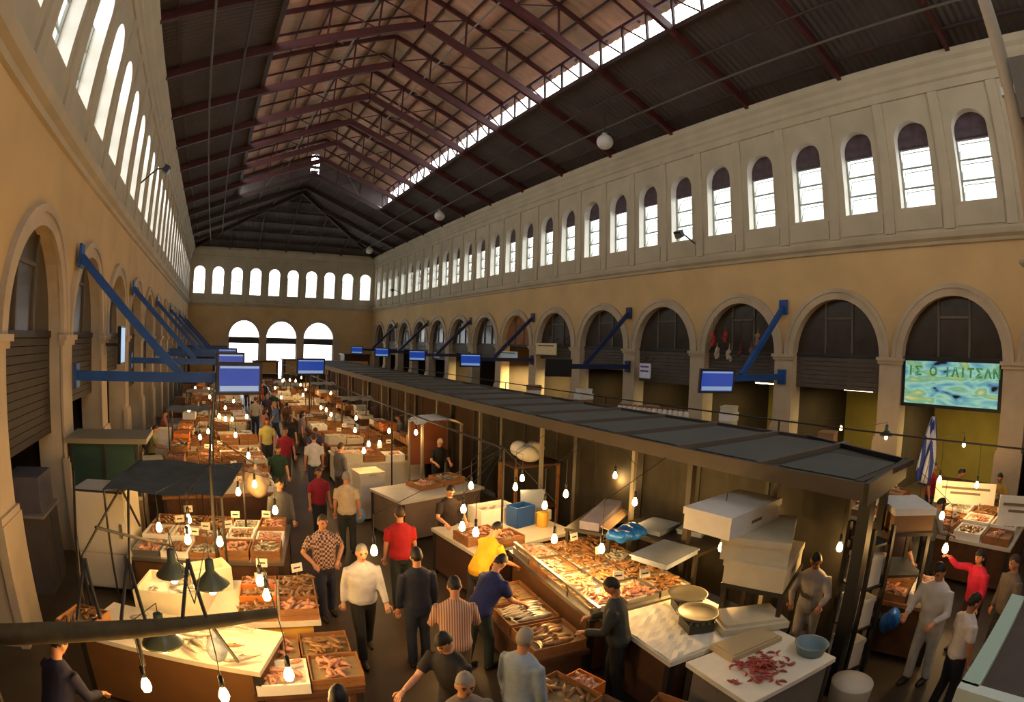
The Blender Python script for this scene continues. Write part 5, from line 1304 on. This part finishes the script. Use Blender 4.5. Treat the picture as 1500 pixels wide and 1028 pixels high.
def stack(x, y, n, where, grp, z=0):
    a0 = R.uniform(-.3, .3)
    for k in range(n):
        m_ = R.choice([FOAM2, FOAM, mat('brown_carton', (140, 104, 70), .8)]); nm = {'cream_foam': 'cream foam box', 'white_foam': 'white foam box', 'brown_carton': 'brown carton'}[m_.name]
        o = thing('carton' if m_.name == 'brown_carton' else 'foam_box', '%s in a stack %s' % (nm, where), 'box', (x, y, z), a0 + R.uniform(-.12, .12), grp)
        L, W, hh = R.uniform(.55, .75), R.uniform(.4, .5), R.uniform(.2, .32)
        MB().b2(-L / 2, L / 2, -W / 2, W / 2, 0, hh - .05).build('box', m_, o); MB().b2(-L / 2 - .01, L / 2 + .01, -W / 2 - .01, W / 2 + .01, hh - .05, hh).build('lid', m_, o); z += hh
for i in range(8): stack(-1.95, 15.2 + 3.6 * i, R.choice([3, 4, 5]), 'behind the left-hand row of stalls', 'boxes behind the left-hand row')
for i in range(7): stack(6.15, 17.6 + 2.9 * i, R.choice([4, 5, 6]), 'between the middle row and the long canopy', 'boxes by the canopy')
def riser(x, y, L, where, grp, sgn):
    o = thing('stall_riser', 'raised back shelf of a stall in ' + where, 'shelf', (x, y, .9), 0, grp)
    MB().b2(-.26, .26, -L / 2, L / 2, .36, .4).build('board', WOOD, o)
    for sy in (-1, 1): MB().b2(-.24, .24, sy * (L / 2 - .05) - .02, sy * (L / 2 - .05) + .02, 0, .36).build('bracket', WOOD2, o)
    n = 3
    for k in range(n):
        kd = R.choice(['wood', 'wood', 'foam', 'orange']); fk = R.choice(['pink', 'brown', 'silver'])
        crate(kd, (x, y - L / 2 + L * (k + .5) / n, 1.3), .48, round(L / n * .92, 2), R.choice([.12, .18, .24]), 0, '%s crate of %s fish on a raised shelf of %s' % (CRN[kd], FCOL[fk], where), 'crates on raised shelves', fk, 7)
for i in range(9):
    riser(-1.12, 13.4 + 2.9 * i, 1.8, 'the left-hand row', 'raised shelves', 1)
    if i < 8: riser(5.75, 16.0 + 2.9 * i, 1.8, 'the middle row', 'raised shelves', -1)
for i in range(22):
    lft = i % 2 == 0; x = R.uniform(-1.0, 1.1) if lft else R.uniform(3.6, 5.6); y = R.uniform(13, 36)
    bulb(0, 0, 0, 20, 'bare bulb hanging over the %s row of stalls' % ('left-hand' if lft else 'middle'), 'bulbs over the %s row' % ('left-hand' if lft else 'middle'), Vector((-.15 if lft else 4.75, y, 2.5)), False, (x, y, R.uniform(1.75, 2.05)))
for i, (x, w, h_, m_, nm) in enumerate([(-1.6, 2.6, 3.1, BROWNW, 'brown'), (1.0, 1.6, 2.9, WOOD2, 'dark wooden'), (4.6, 2.4, 2.2, BROWNW, 'brown'), (7.6, 2.6, 2.4, WOOD2, 'dark wooden'), (10.6, 2.6, 2.3, mat('olive_kiosk', (74, 70, 52), .7), 'olive'), (13.6, 2.6, 3.0, BROWNW, 'brown')]):
    o = thing('end_kiosk', '%s flat roofed kiosk before the end wall, %s from the left-hand arcade' % (nm, ord_[i]), 'kiosk', (x, 54.5, 0))
    MB().b2(-w / 2, w / 2, -.9, .9, 0, h_ - .1).build('walls', m_, o); MB().b2(-w / 2 - .1, w / 2 + .1, -1.1, 1.0, h_ - .1, h_).build('roof', CANFR, o)
    MB().b2(-w / 2 + .2, w / 2 - .2, -.93, -.9, 1.1, 2.3).build('hatch', mat('hatch_glow', (206, 160, 90), .6), o); MB().b2(-w / 2 + .1, w / 2 - .1, -1.2, -.9, 1.02, 1.1).build('counter', MARBLE, o)
def shade_cloth(x, y, L, W, z, c, label):
    o = thing('stall_awning', label, 'awning', (x, y, 0), R.uniform(-.1, .1)); n = 8; V = []
    for i in range(n + 1):
        for j in range(n + 1): V.append((-L / 2 + L * i / n, -W / 2 + W * j / n, z + .12 * math.cos((j / n - .5) * 2.4) + .03 * math.sin(i * 1.9 + j)))
    MB().add(V, [(i * (n + 1) + j, (i + 1) * (n + 1) + j, (i + 1) * (n + 1) + j + 1, i * (n + 1) + j + 1) for i in range(n) for j in range(n)]).build('cloth', cloth(c), o, True)
    for sx in (-1, 1):
        for sy in (-1, 1): MB().tube([(sx * L * .48, sy * W * .48, 0), (sx * L * .48, sy * W * .48, z + .06)], .018, 6).build('post', IRON, o)
for i, (x, y, c, nm) in enumerate([(-.9, 17.6, (120, 118, 110), 'grey'), (-.6, 23.2, (190, 178, 150), 'cream'), (-.7, 29.6, (84, 96, 116), 'blue grey'), (5.1, 20.4, (176, 160, 130), 'beige'), (5.1, 27.4, (196, 190, 176), 'white'), (-.6, 36.0, (150, 110, 80), 'tan'), (5.0, 34.5, (110, 104, 96), 'dull grey')]):
    shade_cloth(x, y, 1.3, 1.2, 2.1, c, 'small %s cloth awning on posts over %s' % (nm, 'the left-hand row' if x < 2 else 'the middle row'))
p = gp(375, 707, 1.55); b = MB()
for k in range(8): b.ell((R.uniform(-.1, .1), R.uniform(-.1, .1), R.uniform(-.12, .1)), (R.uniform(.14, .2), R.uniform(.14, .2), R.uniform(.14, .22)), 12, 8)
b.tube([(0, 0, .15), (0, 0, .38)], [.08, .03], 8)
me = remesh(b, .025, 3); me.materials.clear(); me.materials.append(mat('beige_sack', (190, 160, 124), .85, vary=.15, scale=6))
o = thing('hanging_sack', 'round beige sack hanging at the aisle end of the left-hand row', 'sack', p); obj('sack', me, o); MB().tube([(0, 0, .36), (-.15 - p.x, 0, 2.5 - p.z)], .01, 5).build('cord', BLACK, o)
p = gp(290, 690, 1.6)
ps = thing('plastic_sheet', 'grey blue plastic sheet draped over a frame behind the dark awning', 'sheet', (p.x, p.y, 0), .5); V = []; n = 10
for i in range(n + 1):
    for j in range(n + 1): V.append((-.3 + .6 * i / n, -.45 + .9 * j / n, 1.75 - .45 * (j / n) ** 1.5 + .05 * math.sin(i * 1.4 + j * .8)))
MB().add(V, [(i * (n + 1) + j, (i + 1) * (n + 1) + j, (i + 1) * (n + 1) + j + 1, i * (n + 1) + j + 1) for i in range(n) for j in range(n)]).build('sheet', mat('grey_blue_plastic', (126, 138, 158), .35, vary=.15, scale=8), ps, True)
for sx in (-1, 1):
    for sy in (-1, 1): MB().tube([(sx * .28, sy * .43, 0), (sx * .28, sy * .43, 1.72 if sy < 0 else 1.28)], .015, 6).build('post', IRON, ps)
# screen on a post in the middle row
v = ray(455, 537); t = 24.9 / v.y
o = monitor((v.x * t, 24.9, H + v.z * t), PI - .1, 1.2, .62, 'blue information screen on a tall post in the middle row'); MB().tube([(0, -.15, -(H + v.z * t)), (0, -.15, 0)], .04, 8).build('post', IRON, o)
# white boxes shelved in the dark rack by the canopy post
tr = thing('dark_tower_rack', 'dark tower rack with white boxes beside the end post of the canopy', 'rack', (6.9, 2.72, 0), -.3)
for sx in (-1, 1):
    for sy in (-1, 1): MB().b2(sx * .2 - .025, sx * .2 + .025, sy * .22 - .025, sy * .22 + .025, 0, 2.2).build('upright', BLACK, tr)
for z in (.12, .75, 1.35, 1.95): MB().b2(-.2, .2, -.22, .22, z, z + .03).build('shelf', BLACK, tr)
for i, z in enumerate((.15, .78, 1.38)):
    o = thing('foam_box', 'pale box on the %s shelf of the dark tower rack' % ['lowest', 'middle', 'upper'][i], 'foam box', (6.9, 2.72, z), -.3)
    MB().b2(-.15, .15, -.18, .18, 0, .36).build('box', WHITEP, o); MB().b2(-.16, .16, -.19, .19, .36, .42).build('lid', FOAM2, o)

# high shelf of white jars seen over the canopy, and tall box stacks along the right-hand row
ja, jb = gp(905, 603, 2.45), gp(1008, 614, 2.45)
js = thing('high_shelf', 'high shelf of small white jars seen above the long canopy', 'shelf', (0, 0, 0))
MB().bar((ja.x, ja.y, 2.42), (jb.x, jb.y, 2.42), .3, .05).build('board', WOOD2, js)
for q in (ja, ja.lerp(jb, .5), jb): MB().tube([(q.x, q.y, 0), (q.x, q.y, 2.42)], .03, 6).build('post', IRON, js)
jm = MB().lathe([(.07, 0), (.085, .02), (.085, .16), (.06, .2), (.06, .22)], 12).mesh('jar', mat('white_jar', (206, 196, 180), .4), True); jl = MB().lathe([(.066, .215), (.066, .25), (.01, .255)], 12).mesh('lid', mat('jar_lid', (120, 70, 50), .5), True)
for k in range(14):
    q = ja.lerp(jb, (k + .5) / 14); o = thing('jar', 'small white jar on the high shelf above the canopy', 'jar', (q.x, q.y, 2.445), 0, 'jars on the high shelf'); obj('glass_body', jm, o); obj('lid', jl, o)
for k, y in enumerate((7.5, 11.2, 15.0, 19.0, 23.0)): stack(14.6, y, 9 + k % 2, 'against the right-hand arcade', 'boxes against the right-hand arcade')

# ================================================================ the rest of the fish, joined by kind
for k, mb in HEAPS.items():
    if not mb.v: continue
    o = obj('heaped_shrimps' if k == 'shrimp' else 'heaped_%s_fish' % {'silver': 'silver', 'pink': 'pink', 'brown': 'brown'}[k], mb.mesh('heap_' + k, {'silver': SILVER, 'pink': PINKF, 'brown': BROWNF, 'shrimp': SHRIMP}[k], True))
    o['kind'] = 'stuff'; tag(o, {'silver': 'silvery fish heaped on ice in the market crates', 'pink': 'pink fish heaped in the market crates', 'brown': 'brownish fish heaped in the market crates', 'shrimp': 'red shrimps heaped in the market crates'}[k], 'shrimp' if k == 'shrimp' else 'fish')

if bpy.data.scenes.get('workshop'): bpy.data.scenes.remove(bpy.data.scenes['workshop'])
